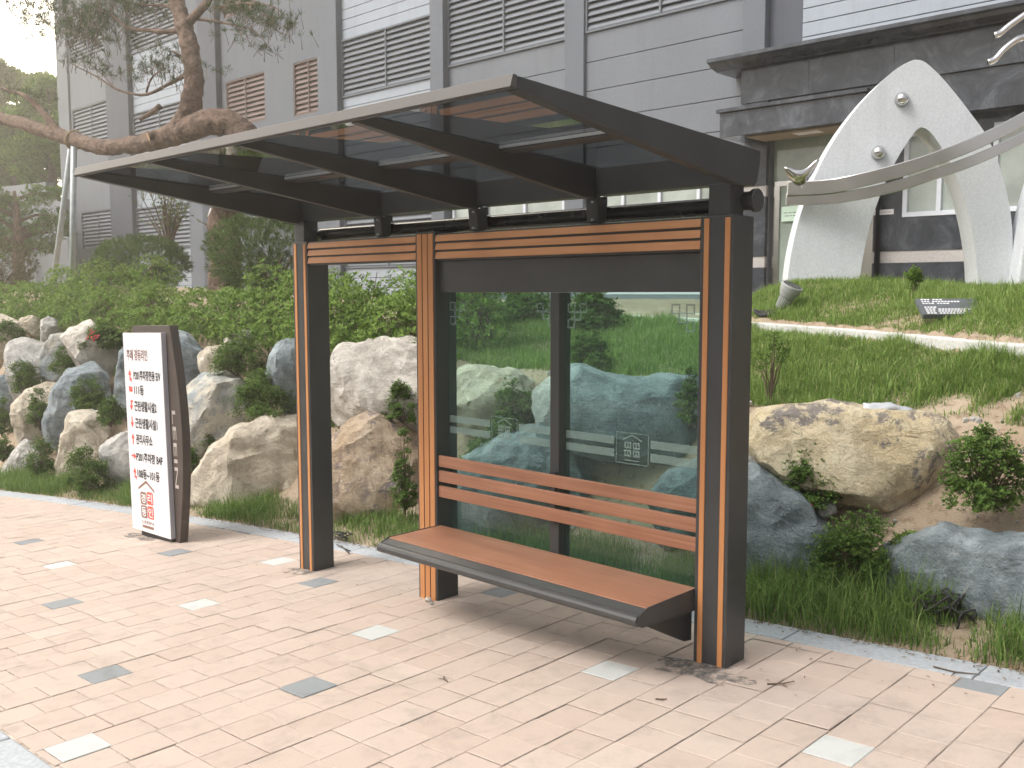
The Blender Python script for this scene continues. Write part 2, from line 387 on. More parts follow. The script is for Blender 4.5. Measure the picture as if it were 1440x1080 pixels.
for i in range(ncol):
    cx = X0+(i-int(17.5/P))*P
    if cx > 4.2: break
    yoff = (0.0 if rng.rand() < .55 else .5)*P+rng.normal(0, .006)
    mine = [(q, mi) for q, mi in acc.values() if abs(q[0]-cx) <= P/2]
    if mine: yoff = (mine[0][0][1]+2.51) % P-P/2
    y = -2.51+yoff-P
    top = .535-kbend(cx)
    while y < top:
        y0, y1 = max(y, -2.505), min(y+P, top)
        if y1-y0 > .03:
            mi = 0; cyc = (y0+y1)/2
            for q, m_ in mine:
                if abs(q[1]-cyc) <= P/2: mi = m_
            paver(cx, cyc, mi, float(np.clip(rng.normal(.5, .2), 0, 1)), P, y1-y0)
        y += P
def paver_mat(name, a, b, worn):
    t = NT(name); at = t.n('ShaderNodeAttribute', attribute_name='tint'); v = t.coords()
    c = t.mix(at.outputs['Fac'], a, b)
    big = t.noise(v, .8, 5, .6); f = t.noise(v, 170, 4, .75); m = t.noise(v, 9, 6, .65)
    c = t.mix(t.ramp(big, [(.42, 0.0), (.68, .38)]), c, worn)
    c = t.mix(t.ramp(m, [(.50, 0.0), (.74, .30)]), c, tuple(x*.55 for x in worn)); bl = t.noise(v, 2.3, 7, .72, .8); c = t.mix(t.ramp(bl, [(.54, 0.0), (.70, .48)]), c, tuple(x*.6 for x in worn))
    c = t.mix(t.ramp(f, [(.32, .3), (.45, 0.0)]), c, tuple(x*.5 for x in a))
    c = t.mix(t.ramp(f, [(.60, 0.0), (.72, .3)]), c, tuple(min(.8, x*1.25) for x in b))
    # pale scrapes
    vs = t.coords((1.2, 26, 1)); sc = t.noise(vs, 1.4, 3, .5)
    c = t.mix(t.ramp(sc, [(.735, 0.0), (.76, .35)]), c, (.70, .66, .60))
    return t.done(t.bsdf(c, .88, 0, t.bump(f, .35, .003), .3))
pm = [paver_mat('salmon_paver', (.445, .355, .300), (.50, .415, .36), (.45, .39, .34)),
      paver_mat('grey_paver', (.215, .235, .25), (.26, .28, .29), (.26, .27, .27)),
      paver_mat('pale_paver', (.47, .49, .48), (.54, .555, .54), (.44, .45, .43))]
o = np_mesh('pavement', Vp, np.array(Fp), pm, tint=Tp); o.data.polygons.foreach_set('material_index', np.array(Mp, np.int32)); tag(o, kind='structure')
slope_sheet('pavement_bed', -18, 4.5, -2.55, .60, -.0065, simple('joint_sand', (.45, .37, .31), .95, 0, .5, 20)).name = 'pavement_joint_sand'

# grey edging stones along the planting and the road kerb
b = MB(); x = -19.0; rs = random.Random(3)
while x < 4.4:
    L = .62+rs.random()*.5; xa, xb = x, x+L-.006
    pts = [(xa, .535-kbend(xa)), (xb, .535-kbend(xb)), (xb, kin(xb)+.01), (xa, kin(xa)+.01)]
    dz = rs.uniform(-.002, .003)
    vs = [(px, py, gz(px)-.08) for px, py in pts]+[(px, py, gz(px)+.003+dz) for px, py in pts]
    b.add(vs, [(3, 2, 1, 0), (4, 5, 6, 7), (0, 1, 5, 4), (1, 2, 6, 5), (2, 3, 7, 6), (3, 0, 4, 7)]); x += L
o = b.build('pavement_edging', MT['edging'], bevel=.004, seg=1); tag(o, kind='structure')
b = MB(); x = -18.0
while x < 4.4:
    xa, xb = x, x+.994
    b.add([(xa, -2.75, gz(xa)-.3), (xb, -2.75, gz(xb)-.3), (xb, -2.512, gz(xb)-.3), (xa, -2.512, gz(xa)-.3),
           (xa, -2.75, gz(xa)+.002), (xb, -2.75, gz(xb)+.002), (xb, -2.512, gz(xb)+.002), (xa, -2.512, gz(xa)+.002)],
          [(3, 2, 1, 0), (4, 5, 6, 7), (0, 1, 5, 4), (1, 2, 6, 5), (2, 3, 7, 6), (3, 0, 4, 7)]); x += 1.0
o = b.build('road_kerb', MT['edging'], bevel=.012, seg=2); tag(o, kind='structure')

# plaza in front of the building
t = NT('plaza_paving'); v = t.coords((1, 1, 1)); br = t.n('ShaderNodeTexBrick', offset=.5); t.link(v, br.inputs['Vector'])
br.inputs['Scale'].default_value = 1.0; br.inputs['Brick Width'].default_value = .6; br.inputs['Row Height'].default_value = .3; br.inputs['Mortar Size'].default_value = .006
br.inputs['Color1'].default_value = (.55, .50, .43, 1); br.inputs['Color2'].default_value = (.50, .46, .40, 1); br.inputs['Mortar'].default_value = (.36, .33, .29, 1)
c = t.mix(t.ramp(t.noise(v, 1.1, 5), [(.4, 0.0), (.7, .3)]), br.outputs[0], (.42, .39, .35))
MT['plaza'] = t.done(t.bsdf(c, .85))
MB().prism_z([(-9.5, 6.3), (-4.2, 5.6), (-3.0, 5.2), (-2.7, 9.0), (9, 9.2), (9, 10.9), (-9.5, 10.9)], 1.40, 1.545).build('plaza', MT['plaza'], bevel=.01); tag(bpy.data.objects['plaza'], kind='structure')
for nm, y0, y1 in (('plaza_strip', 7.3, 7.62),):
    MB().prism_z([(-9.4, y0+.7), (-2.9, y0), (-2.9, y1), (-9.4, y1+.7)], 1.50, 1.549).build(nm, MT['kerbstone']); tag(bpy.data.objects[nm], kind='structure')

# white granite kerb round the lawn mound
cx_ = np.array([6, 3, 1.6, .38, -.21, -1.19, -2.38, -4.0, -6.0, -9.0])
pts = [(x, curb_y(x)) for x in cx_]; sp = spline(pts, 6)
b = MB()
n = len(sp)
tang = np.gradient(sp, axis=0); nor = np.stack([-tang[:, 1], tang[:, 0]], 1); nor /= np.linalg.norm(nor, axis=1)[:, None]
ztop = [float(np.interp(p[0], [-9, -2.38, 0, 1, 6], [1.55, 1.51, 1.455, 1.43, 1.42])) for p in sp]
vs = []
for p, q, z in zip(sp, nor, ztop):
    for (o_, zz) in ((-.075, z-.35), (-.075, z), (.075, z), (.075, z-.35)): vs.append((p[0]+q[0]*o_, p[1]+q[1]*o_, zz))
fs = [(4*i+k, 4*i+(k+1) % 4, 4*i+4+(k+1) % 4, 4*i+4+k) for i in range(n-1) for k in range(4)]+[(0, 1, 2, 3), (4*n-1, 4*n-2, 4*n-3, 4*n-4)]
o = b.add(vs, fs).build('lawn_kerb', MT['kerbstone'], bevel=.01); tag(o, kind='structure')

def hit(px, py, lift=0.0, far=45, front=False):
    d = ray(px, py); d = d/np.linalg.norm(d); s = 3.0; 
    while s < far:
        p = CAM+d*s
        if p[1] > .3 and p[2] < H(p[0], p[1], front)+lift: return p
        s += .02
    return CAM+d*far

# ------------------------------------------------------------------ boulders
MT['rk_tan'] = rock_mat('tan_rock', (.52, .45, .35), (.63, .57, .47), (.38, .28, .19), .60, .30)
MT['rk_white'] = rock_mat('white_rock', (.54, .50, .44), (.66, .62, .55), (.42, .32, .22), .62, .22)
MT['rk_grey'] = rock_mat('grey_rock', (.40, .40, .385), (.55, .53, .49), (.28, .22, .17), .62, .35)
MT['rk_blue'] = rock_mat('blue_grey_rock', (.175, .212, .23), (.32, .365, .385), (.42, .41, .38), .64, .3)
MT['rk_mix'] = rock_mat('tan_and_blue_rock', (.34, .38, .40), (.57, .52, .42), (.40, .30, .20), .62, .35)
MT['rk_brown'] = rock_mat('brown_rock', (.40, .30, .20), (.50, .41, .31), (.17, .135, .14), .50, .3, 1.0, (.155, .135, .15))
MT['rk_yellow'] = rock_mat('yellow_rock', (.56, .46, .29), (.64, .56, .41), (.44, .29, .16), .60, .3, 1.0, (.17, .155, .155))
ico_cache = {}
def ico(n):
    if n not in ico_cache:
        bm = bmesh.new(); bmesh.ops.create_icosphere(bm, subdivisions=n, radius=1)
        ico_cache[n] = (np.array([v.co[:] for v in bm.verts]), np.array([[v.index for v in f.verts] for f in bm.faces])); bm.free()
    return ico_cache[n]
def boulder(poly, mat, label, seed, depth=.75, cuts=7, rough=.072, power=4.0, sub=5, push=.12, planes=(), Y=None, grow=1.19):
    poly = np.array(poly, float); c2 = (poly.min(0)+poly.max(0))/2; poly = c2+(poly-c2)*grow; c2 = (poly.min(0)+poly.max(0))/2
    if Y is None: P0 = hit(c2[0], c2[1], front=True)
    else: P0 = atY(c2[0], c2[1], Y)
    hv = ray(c2[0], c2[1]); hv = np.array([hv[0], hv[1], 0]); hv /= np.linalg.norm(hv)     # horizontal view direction
    rt = np.array([hv[1], -hv[0], 0]); upv = np.array([0, 0, 1.0])
    Q = np.array([at_plane(x, y, P0, hv)-P0 for x, y in poly]); uv = np.stack([Q@rt, Q@upv], 1)
    cen = (uv.min(0)+uv.max(0))/2; uv -= cen; P0 = P0+rt*cen[0]+upv*cen[1]
    ang = np.arctan2(uv[:, 1], uv[:, 0]); od = np.argsort(ang); uv = uv[od]; ang = ang[od]
    # radius along every angle: exact polygon boundary
    th = np.linspace(-math.pi, math.pi, 361); rad = np.zeros(361)
    A = uv; B = np.roll(uv, -1, 0)
    for i, q in enumerate(th):
        d = np.array([math.cos(q), math.sin(q)]); e = B-A
        den = d[0]*e[:, 1]-d[1]*e[:, 0]; den[np.abs(den) < 1e-9] = 1e-9
        tt = (A[:, 0]*e[:, 1]-A[:, 1]*e[:, 0])/den; ss = (A[:, 0]*d[1]-A[:, 1]*d[0])/den
        ok = (ss > -1e-6) & (ss < 1+1e-6) & (tt > 0); rad[i] = tt[ok].max() if ok.any() else np.abs(uv).mean()
    k = np.array([1, 2, 3, 2, 1])/9.0; rad = np.convolve(np.concatenate([rad[-3:-1], rad, rad[1:3]]), k, 'valid')
    mean = math.sqrt(np.ptp(uv[:, 0])*np.ptp(uv[:, 1]))/2; D = mean*2*depth/2
    S, Fc = ico(sub)
    sa = np.clip(S[:, 1], -1, 1); ca = np.sqrt(1-sa**2); W = np.sign(sa)*np.abs(sa)**(2/power)
    rho = ca**(2/power); T = np.arctan2(S[:, 2], S[:, 0]); RR = np.interp(T, th, rad)
    X = np.stack([RR*rho*np.cos(T), W*D, RR*rho*np.sin(T)], 1)
    rs = np.random.RandomState(seed)
    ns = [np.array([rs.normal(0, .55), -abs(rs.normal(1.0, .2)), rs.normal(.1, .5)]) for _ in range(cuts)]
    cl = [(nn/np.linalg.norm(nn), rs.uniform(.72, .92)) for nn in ns]+[(np.array(p[:3], float)/np.linalg.norm(p[:3]), p[3]) for p in planes]
    for _ in range(16):
        n_ = np.array([rs.normal(0, .9), -abs(rs.normal(.55, .4)), rs.normal(0, .9)]); cl.append((n_/np.linalg.norm(n_), rs.uniform(.86, .965)))
    for nn, fr in cl:
        s = X@nn; lim = fr*s.max(); ov = np.maximum(0, s-lim); X = X-np.outer(ov, nn)
    N = S
    off = Vector((seed*3.1, seed*1.7, 0)); disp = np.empty(len(X)); kf = .55/mean
    for i, p in enumerate(X):
        q = Vector(p)*kf*1.3+off
        v1 = noise.noise(q*1.6)*.8
        v2 = noise.noise(q*5)*.35+noise.noise(q*12)*.2+noise.noise(q*27)*.1
        r_ = 1-abs(noise.noise(q*3.3+Vector((9, 2, 5))))*2
        st_ = noise.noise(Vector((q.x*1.2, q.y*1.2, q.z*6+q.x*2)))*.5; disp[i] = (v1*.35+v2*1.3+st_+.45*r_*abs(r_))*rough*mean*1.2
    X = X+N*disp[:, None]
    Wd = P0+hv*(D*push)+np.outer(X[:, 0], rt)+np.outer(X[:, 1], hv)+np.outer(X[:, 2], upv)
    o = np_mesh('boulder', Wd-P0, Fc, MT[mat], smooth=True); o.location = P0
    try: o.data.set_sharp_from_angle(angle=R(26))
    except Exception: pass
    return tag(o, label, 'boulder', 'boulders of the dry stone bank')
def za(l): return [(x/3.376, 400+y/3.376) for x, y in l]
def zb(l): return [(210+x/3.376, 440+y/3.376) for x, y in l]
def zd(l): return [(600+x/3.6, 390+y/3.6) for x, y in l]
boulder(za([(-30, 130), (0, 118), (50, 125), (62, 150), (40, 175), (-20, 170)]), 'rk_white', 'small pale boulder at the top left corner of the stone bank', 1)
boulder(za([(-40, 180), (10, 165), (60, 180), (110, 215), (95, 270), (40, 330), (0, 395), (-40, 380)]), 'rk_tan', 'yellowish grey boulder at the left edge, below the small pale one', 2)
boulder(za([(95, 168), (150, 155), (200, 178), (210, 230), (170, 252), (120, 225)]), 'rk_tan', 'small tan boulder in the top row under the hedge, far left', 3)
boulder(za([(200, 178), (240, 160), (280, 185), (285, 235), (240, 282), (202, 260)]), 'rk_grey', 'small grey boulder in the top row, right beside a tan one', 4)
boulder(za([(38, 300), (110, 272), (200, 300), (225, 360), (190, 420), (215, 480), (150, 530), (75, 580), (58, 480), (40, 400)]), 'rk_grey', 'tall grey boulder half covered by an azalea, far left', 5)
boulder(za([(200, 330), (240, 260), (290, 238), (325, 260), (330, 330), (305, 430), (260, 485), (210, 465), (195, 400)]), 'rk_mix', 'upright grey oval boulder left of the large pale top boulder', 6)
boulder(za([(315, 270), (350, 225), (430, 188), (470, 240), (580, 285), (580, 350), (545, 445), (500, 475), (440, 440), (390, 395), (345, 325)]), 'rk_white', 'large pale boulder under the red azalea flowers', 7)
boulder(za([(-40, 455), (40, 442), (75, 500), (72, 590), (0, 620), (-40, 600)]), 'rk_blue', 'bluish boulder cut by the left edge at mid height', 8)
boulder(za([(72, 590), (130, 530), (220, 485), (275, 495), (265, 590), (232, 745), (180, 775), (105, 755), (68, 670)]), 'rk_tan', 'pinkish tan rounded boulder left of the tall blue grey one', 9)
boulder(za([(225, 650), (265, 520), (330, 430), (420, 395), (490, 440), (500, 560), (490, 650), (400, 690), (300, 760), (235, 750)]), 'rk_blue', 'tall blue grey boulder leaning above the tan standing stone', 10)
boulder(za([(15, 890), (70, 800), (120, 752), (185, 790), (200, 890), (140, 930), (40, 930)]), 'rk_grey', 'low grey boulder in the bottom row behind the grass, far left', 11)
boulder(za([(330, 650), (400, 628), (500, 636), (518, 740), (465, 800), (425, 930), (350, 990), (258, 985), (278, 850), (310, 740)]), 'rk_tan', 'tan standing boulder with a blue grey top in the bottom row', 12, planes=[(0, -.2, 1, .86), (-.2, -1, .15, .66)])
boulder(za([(490, 790), (560, 742), (650, 715), (700, 800), (700, 990), (600, 1000), (535, 970), (500, 880)]), 'rk_grey', 'grey boulder in the bottom row partly behind the sign', 13)
boulder(za([(540, 540), (570, 350), (620, 300), (690, 420), (690, 600), (600, 640), (545, 590)]), 'rk_blue', 'blue boulder peeking out left of the sign', 14)
boulder(zb([(70, 130), (120, 105), (200, 128), (255, 215), (285, 310), (205, 355), (150, 400), (80, 300)]), 'rk_blue', 'blue boulder peeking out right of the sign top', 15)
boulder(zb([(242, 210), (290, 172), (370, 166), (425, 210), (410, 265), (345, 315), (285, 312), (250, 262)]), 'rk_tan', 'small tan boulder between the sign and the left pillar, upper row', 16)
boulder(zb([(360, 130), (400, 106), (465, 116), (480, 150), (440, 172), (380, 168)]), 'rk_white', 'smallest pale stone on top of the bank left of the pillar', 17, sub=4)
boulder(zb([(160, 430), (215, 342), (280, 315), (390, 318), (450, 370), (510, 500), (480, 570), (390, 600), (330, 680), (270, 720), (180, 690), (150, 560)]), 'rk_mix', 'large grey boulder with a tan cap right of the sign', 18, planes=[(-.5, -.8, .5, .7), (.3, -1, .1, .72)])
boulder(zb([(205, 920), (245, 800), (325, 665), (420, 588), (520, 542), (640, 532), (760, 560), (800, 700), (780, 940), (600, 960), (400, 950)]), 'rk_tan', 'largest tan boulder of the bottom row, left of and behind the left pillar', 19, depth=.55)
boulder(zb([(560, 290), (605, 165), (690, 155), (740, 300), (740, 480), (650, 470), (600, 350)]), 'rk_blue', 'blue boulder directly behind the left pillar, upper row', 20)
boulder([(464, 565), (467, 525), (488, 497), (540, 490), (592, 488), (650, 505), (650, 600), (560, 618), (500, 606)], 'rk_white', 'big whitish boulder framed in the open bay between left and middle pillar', 21)
boulder([(462, 700), (464, 640), (496, 610), (524, 595), (572, 611), (598, 645), (598, 740), (530, 752), (480, 750)], 'rk_brown', 'brown and purple boulder at the bottom of the open bay', 22, planes=[(-.1, -1, .35, .68), (.8, -.6, .3, .8)])
boulder(zd([(120, 700), (155, 560), (188, 470), (300, 478), (430, 498), (545, 560), (605, 640), (590, 730), (440, 780), (280, 800)]), 'rk_tan', 'tan boulder behind the left glass pane', 23)
boulder(zd([(715, 500), (760, 488), (830, 488), (940, 538), (1060, 555), (1200, 528), (1370, 540), (1430, 700), (1400, 870), (1100, 930), (900, 890), (730, 820)]), 'rk_blue', 'widest blue boulder behind the right glass pane', 24, rough=.075)
boulder([(636, 700), (658, 665), (700, 634), (750, 618), (792, 620), (832, 660), (838, 730), (790, 775), (660, 775)], 'rk_blue', 'blue boulder behind the backrest of the bench, lower row', 25)
boulder([(922, 700), (948, 672), (992, 655), (1024, 690), (1020, 765), (935, 765)], 'rk_blue', 'small blue boulder behind the right end of the backrest', 26)
boulder([(752, 560), (775, 540), (800, 535), (822, 600), (806, 645), (765, 625)], 'rk_grey', 'narrow grey boulder behind the glass mullion', 27, sub=4)
boulder([(1046, 600), (1060, 588), (1100, 582), (1160, 577), (1250, 588), (1315, 590), (1347, 620), (1352, 665), (1345, 710), (1312, 758), (1262, 752), (1195, 725), (1130, 690), (1085, 662), (1062, 630)], 'rk_yellow', 'largest yellow boulder with dark patches right of the shelter', 28, depth=.62, grow=1.07, cuts=4, rough=.06, push=.3,
        planes=[(-.10, -.46, -.90, .60), (.75, -.6, -.45, .66), (.0, -.45, 1, .86), (.02, -1, .45, .66)])
boulder([(1020, 600), (1060, 600), (1088, 628), (1088, 664), (1060, 690), (1020, 690)], 'rk_grey', 'small brown grey boulder beside the right pillar at mid height', 29, sub=4)
boulder([(1000, 700), (1060, 676), (1110, 706), (1152, 750), (1170, 795), (1165, 850), (1100, 865), (1000, 860)], 'rk_blue', 'blue boulder beside the right pillar behind the tall grass', 30, rough=.085, planes=[(.1, -1, .15, .62)])
boulder([(1246, 800), (1268, 780), (1330, 758), (1400, 772), (1470, 768), (1520, 800), (1500, 885), (1390, 890), (1310, 885), (1250, 862)], 'rk_blue', 'wide blue boulder in the lower right behind the grass', 31, rough=.06, planes=[(-.5, -.9, .25, .66), (.4, -1, .4, .7)])
boulder([(1146, 714), (1160, 703), (1172, 709), (1176, 722), (1158, 726)], 'rk_grey', 'fist sized grey stone below the yellow boulder', 32, sub=3)
boulder([(330, 478), (338, 465), (352, 466), (358, 480), (344, 486)], 'rk_grey', 'tiny brown grey stone lying on the top of the bank', 33, sub=3)
# ------------------------------------------------------------------ leaves and grass
def leaves(p, n, up, k, L, W, rs, el=(.25, .9), curl=.0):
    """k leaves from every point p, fanned around axis n; returns V,F(quads),tint"""
    m = len(p); p = np.repeat(p, k, 0); n = np.repeat(n, k, 0)
    ref = np.where(np.abs(n[:, 2:3]) < .9, np.array([[0, 0, 1.0]]), np.array([[1.0, 0, 0]]))
    a = np.cross(n, ref); a /= np.linalg.norm(a, axis=1)[:, None]; b = np.cross(n, a)
    ph = rs.rand(m*k)*2*math.pi; e = rs.uniform(el[0], el[1], m*k)
    d = (a*np.cos(ph)[:, None]+b*np.sin(ph)[:, None])*np.cos(e)[:, None]+n*np.sin(e)[:, None]
    s = np.cross(d, n); s /= (np.linalg.norm(s, axis=1)[:, None]+1e-9)
    l = L*rs.uniform(.65, 1.2, m*k)[:, None]; w = W*rs.uniform(.7, 1.15, m*k)[:, None]
    f = n*l*.08
    V = np.stack([p, p+d*l*.55-s*w*.5+f, p+d*l-n*l*curl, p+d*l*.55+s*w*.5+f], 1).reshape(-1, 3)
    F = np.arange(m*k*4).reshape(-1, 4)
    base = np.repeat(rs.rand(m)*.45, k); t = np.clip(base+rs.rand(m*k)*.55, 0, 1)
    return V, F, t
def blob_points(cs, rs_, m, rng, inner=.72, zmin=None):
    """points on and just inside a heap of ellipsoids; only those not buried in a neighbour"""
    P_, N_ = [], []
    cs = np.array(cs, float); rr = np.array(rs_, float)
    if rr.ndim == 1: rr = np.repeat(rr[:, None], 3, 1)
    area = (rr[:, 0]*rr[:, 2]+rr[:, 0]*rr[:, 1]); cnt = (m*area/area.sum()).astype(int)+1
    for i in range(len(cs)):
        d = rng.normal(size=(cnt[i], 3)); d /= np.linalg.norm(d, axis=1)[:, None]
        q = cs[i]+d*rr[i]*rng.uniform(inner, 1.06, cnt[i])[:, None]
        keep = np.ones(len(q), bool)
        for j in range(len(cs)):
            if j != i: keep &= ((((q-cs[j])/rr[j])**2).sum(1) > .55)
        if zmin is not None: keep &= q[:, 2] > zmin(q) if callable(zmin) else q[:, 2] > zmin
        nn = d/rr[i]; nn /= np.linalg.norm(nn, axis=1)[:, None]
        P_.append(q[keep]); N_.append(nn[keep])
    return np.vstack(P_), np.vstack(N_)
def vnoise(P_, f, s=0): return np.array([noise.noise(Vector((x*f+s, y*f, s*1.3))) for x, y in P_])
def blades(P_, hgt, wid, rs, lean=.5, bend=.6):
    m = len(P_); ph = rs.rand(m)*2*math.pi; ld = np.stack([np.cos(ph), np.sin(ph), 0*ph], 1)
    sd_ = np.stack([-np.sin(ph+rs.normal(0, .6, m)), np.cos(ph), 0*ph], 1); sd_ /= np.linalg.norm(sd_, axis=1)[:, None]
    h = (hgt*rs.uniform(.5, 1.2, m))[:, None] if np.ndim(hgt) == 0 else (hgt*rs.uniform(.5, 1.2, m))[:, None]
    w_ = (wid*rs.uniform(.6, 1.2, m))[:, None]; l1 = (lean*rs.rand(m))[:, None]; l2 = l1+(bend*rs.rand(m))[:, None]
    z = np.array([[0, 0, 1.0]])
    p1 = P_+h*.5*(z*np.sqrt(1-np.clip(l1*.6, 0, .95)**2)+ld*l1*.6)
    p2 = p1+h*.5*(z*np.sqrt(np.clip(1-np.clip(l2, 0, .97)**2, .02, 1))+ld*np.clip(l2, 0, 1.2))
    V = np.stack([P_-sd_*w_*.5, P_+sd_*w_*.5, p1+sd_*w_*.42, p1-sd_*w_*.42, p2], 1).reshape(-1, 3)
    b_ = np.arange(m)[:, None]*5
    return V, [b_+np.array([[0, 1, 2, 3]]), b_+np.array([[3, 2, 4]])]
MT['azalea'] = leaf_mat('azalea_leaf', (.034, .076, .017), (.155, .255, .053), (.23, .20, .07))
MT['hedge'] = leaf_mat('hedge_leaf', (.046, .100, .019), (.23, .35, .070), (.30, .30, .09))
MT['pineleaf'] = leaf_mat('pine_needle', (.024, .045, .018), (.070, .105, .034), (.13, .12, .05), .25)
MT['domeleaf'] = leaf_mat('clipped_pine_needle', (.04, .075, .02), (.12, .18, .05), (.2, .18, .07), .2)
MT['domebrown'] = leaf_mat('browned_conifer_leaf', (.05, .05, .022), (.11, .11, .045), (.17, .12, .06), .2)
MT['grass'] = leaf_mat('grass_blade', (.098, .175, .038), (.28, .40, .105), (.50, .46, .25), .35, .6)
MT['grassdark'] = leaf_mat('verge_grass_blade', (.065, .13, .028), (.205, .32, .08), (.40, .37, .18), .35, .6)
MT['bark'] = rock_mat('pine_bark', (.135, .095, .075), (.24, .165, .125), (.30, .20, .15), .55, .8, 2.2)
MT['twig'] = simple('twig', (.12, .085, .06), .85, 0, .25, 20)
MT['flower'] = leaf_mat('red_flower', (.55, .03, .06), (.75, .06, .12), None, .3)

def lawn(name, region, m, hgt, wid, mat, seed, dens=None, hvar=None):
    rs = np.random.RandomState(seed); (x0, x1), yf0, yf1 = region
    x = rs.uniform(x0, x1, m); y0 = np.array([yf0(q) for q in x]); y1 = np.array([yf1(q) for q in x]); y = y0+(y1-y0)*rs.rand(m)
    P2 = np.stack([x, y], 1); keep = np.ones(m, bool)
    nz_ = vnoise(P2, 2.3, seed)+.6*vnoise(P2, 6.0, seed+3)
    if dens: keep = rs.rand(m) < dens(x, y, nz_)
    x, y, nz_ = x[keep], y[keep], nz_[keep]
    P_ = np.stack([x, y, [H(a_, b_)-.01 for a_, b_ in zip(x, y)]], 1)
    h = hgt*np.clip(1+.7*nz_, .35, 2.0)
    if hvar: h = h*hvar(x, y)
    V, Fq = blades(P_, h*(1+.25*rs.normal(0, 1, len(P_)).clip(-1.5, 2)), wid, rs, .8, .75)
    tint = np.clip(rs.beta(2, 2, len(P_))*.85+.12*nz_, 0, .9); dry = rs.rand(len(P_)) < .09+.14*(nz_ < -.3); tint[dry] = rs.uniform(.93, 1, dry.sum())
    o = np_mesh(name, V, Fq, MT[mat], tint=np.concatenate([tint, tint])); tag(o, kind='stuff'); return o
lawn('verge_grass', ((-15, 2.2), lambda x: kin(x)+.03, lambda x: kin(x)+.66), 60000, .15, .006, 'grassdark', 5,
     dens=lambda x, y, n: np.clip((.75+.8*n)*np.where(x > -.9, 1.5, 1), 0, 1), hvar=lambda x, y: np.where(x > -1.0, 1.35, .95))
lawn('bank_grass', ((-7.5, 2.6), lambda x: 2.36, lambda x: curb_y(x)-.08), 190000, .10, .0062, 'grass', 6,
     dens=lambda x, y, n: np.clip((.40+1.0*n)+(y-2.48)*2.0, 0, 1))
lawn('mound_grass', ((-3.2, 2.2), lambda x: curb_y(x)+.07, lambda x: 7.6), 170000, .075, .007, 'grass', 8,
     dens=lambda x, y, n: np.clip(.92+.4*n, .6, 1))
lawn('terrace_grass', ((-16, -4.4), lambda x: 2.0, lambda x: 3.1), 30000, .17, .009, 'grassdark', 9, dens=lambda x, y, n: np.clip(.55+1.1*n, 0, 1))

def shrub(px, py, w_, h_, label, seed, dense=1.0, mat='azalea', name='azalea_shrub', cat='shrub', group='young azaleas planted among the boulders', flower=None, sparse=False, Y=None, L=.025):
    rs = np.random.RandomState(seed); base = hit(px, py+h_*.42, .0, front=True) if Y is None else atY(px, py+h_*.5, Y)
    dist = np.dot(base-CAM, FW); m_px = dist/FPX; W = w_*m_px; Hh = h_*m_px
    base = base+np.array([0, -.05, -.02])
    root = empty(name, base, label, cat, group)
    st = MB(); tips = []
    ns = max(5, int(9*dense))
    for i in range(ns):
        q = rs.rand()*2*math.pi; rr = rs.uniform(.1, 1)**.7
        e = np.array([math.cos(q)*rr*W*.45, math.sin(q)*rr*W*.4, Hh*rs.uniform(.55, 1.0)*(1-.25*rr)])
        mid = e*np.array([.45, .45, .55])+rs.normal(0, .02, 3)
        st.tube([base, base+mid, base+e], [.006, .0045, .002], 5); tips.append(e); tips.append(mid*1.15 if not sparse else e*.9)
    if sparse: st.build('stem', MT['twig'], root)
    sb = st
    tips = np.array(tips)
    if sparse:
        cs = np.vstack([tips+rs.normal(0, .012, tips.shape), tips*.92+rs.normal(0, .02, tips.shape)]); P_ = base+np.repeat(cs, 5, 0)+rs.normal(0, .018, (len(cs)*5, 3)); N_ = np.tile([[0, 0, 1.0]], (len(P_), 1))+rs.normal(0, .35, (len(P_), 3)); N_ /= np.linalg.norm(N_, axis=1)[:, None]
    else:
        m_ = int((34+20*dense)); q = rs.rand(m_)*6.283; rr = np.sqrt(rs.rand(m_)); zz_ = rs.rand(m_)
        cs = np.stack([np.cos(q)*rr*W*.50*(1-.35*zz_), np.sin(q)*rr*W*.42*(1-.3*zz_), Hh*(.10+.86*zz_*(1-.45*rr**2))], 1)
        cs = cs*(1+.22*np.array([noise.noise(Vector(c_)*5+Vector((seed, 0, 0))) for c_ in cs]))[:, None]; cs = base+cs
        r_ = np.clip(W*rs.uniform(.055, .12, m_), .02, .07); k_ = max(8, int(36*min(1.6, W*2.2)))
        P_ = np.repeat(cs, k_, 0)+rs.normal(0, 1, (m_*k_, 3))*np.repeat(r_, k_)[:, None]*np.array([.75, .75, .6])
        up_ = cs-(base+np.array([0, 0, Hh*.25])); up_ /= np.linalg.norm(up_, axis=1)[:, None]; N_ = np.repeat(up_, k_, 0)*.5+np.array([[0, 0, .75]])+rs.normal(0, .2, P_.shape); N_ /= np.linalg.norm(N_, axis=1)[:, None]
        for c_ in cs[::2]: sb.tube([base+(c_-base)*np.array([.3, .3, .35]), (base+c_)/2+rs.normal(0, .01, 3), c_], [.005, .0035, .0015], 4)
        sb.build('stem', MT['twig'], root)
    V, F, tn = leaves(P_, N_, None, 6, L, .0135*L/.034, rs)
    np_mesh('foliage', V, F, MT[mat], root, tn)
    if flower:
        fp = base+np.array(flower); fp = np.atleast_2d(fp); P_ = np.repeat(fp, 4, 0)+rs.normal(0, .018, (len(fp)*4, 3))
        V, F, tn = leaves(P_, np.tile([[0, -.8, .6]], (len(P_), 1)), None, 6, .026, .02, rs, (.1, .6)); np_mesh('flower', V, F, MT['flower'], root, tn)
    return root
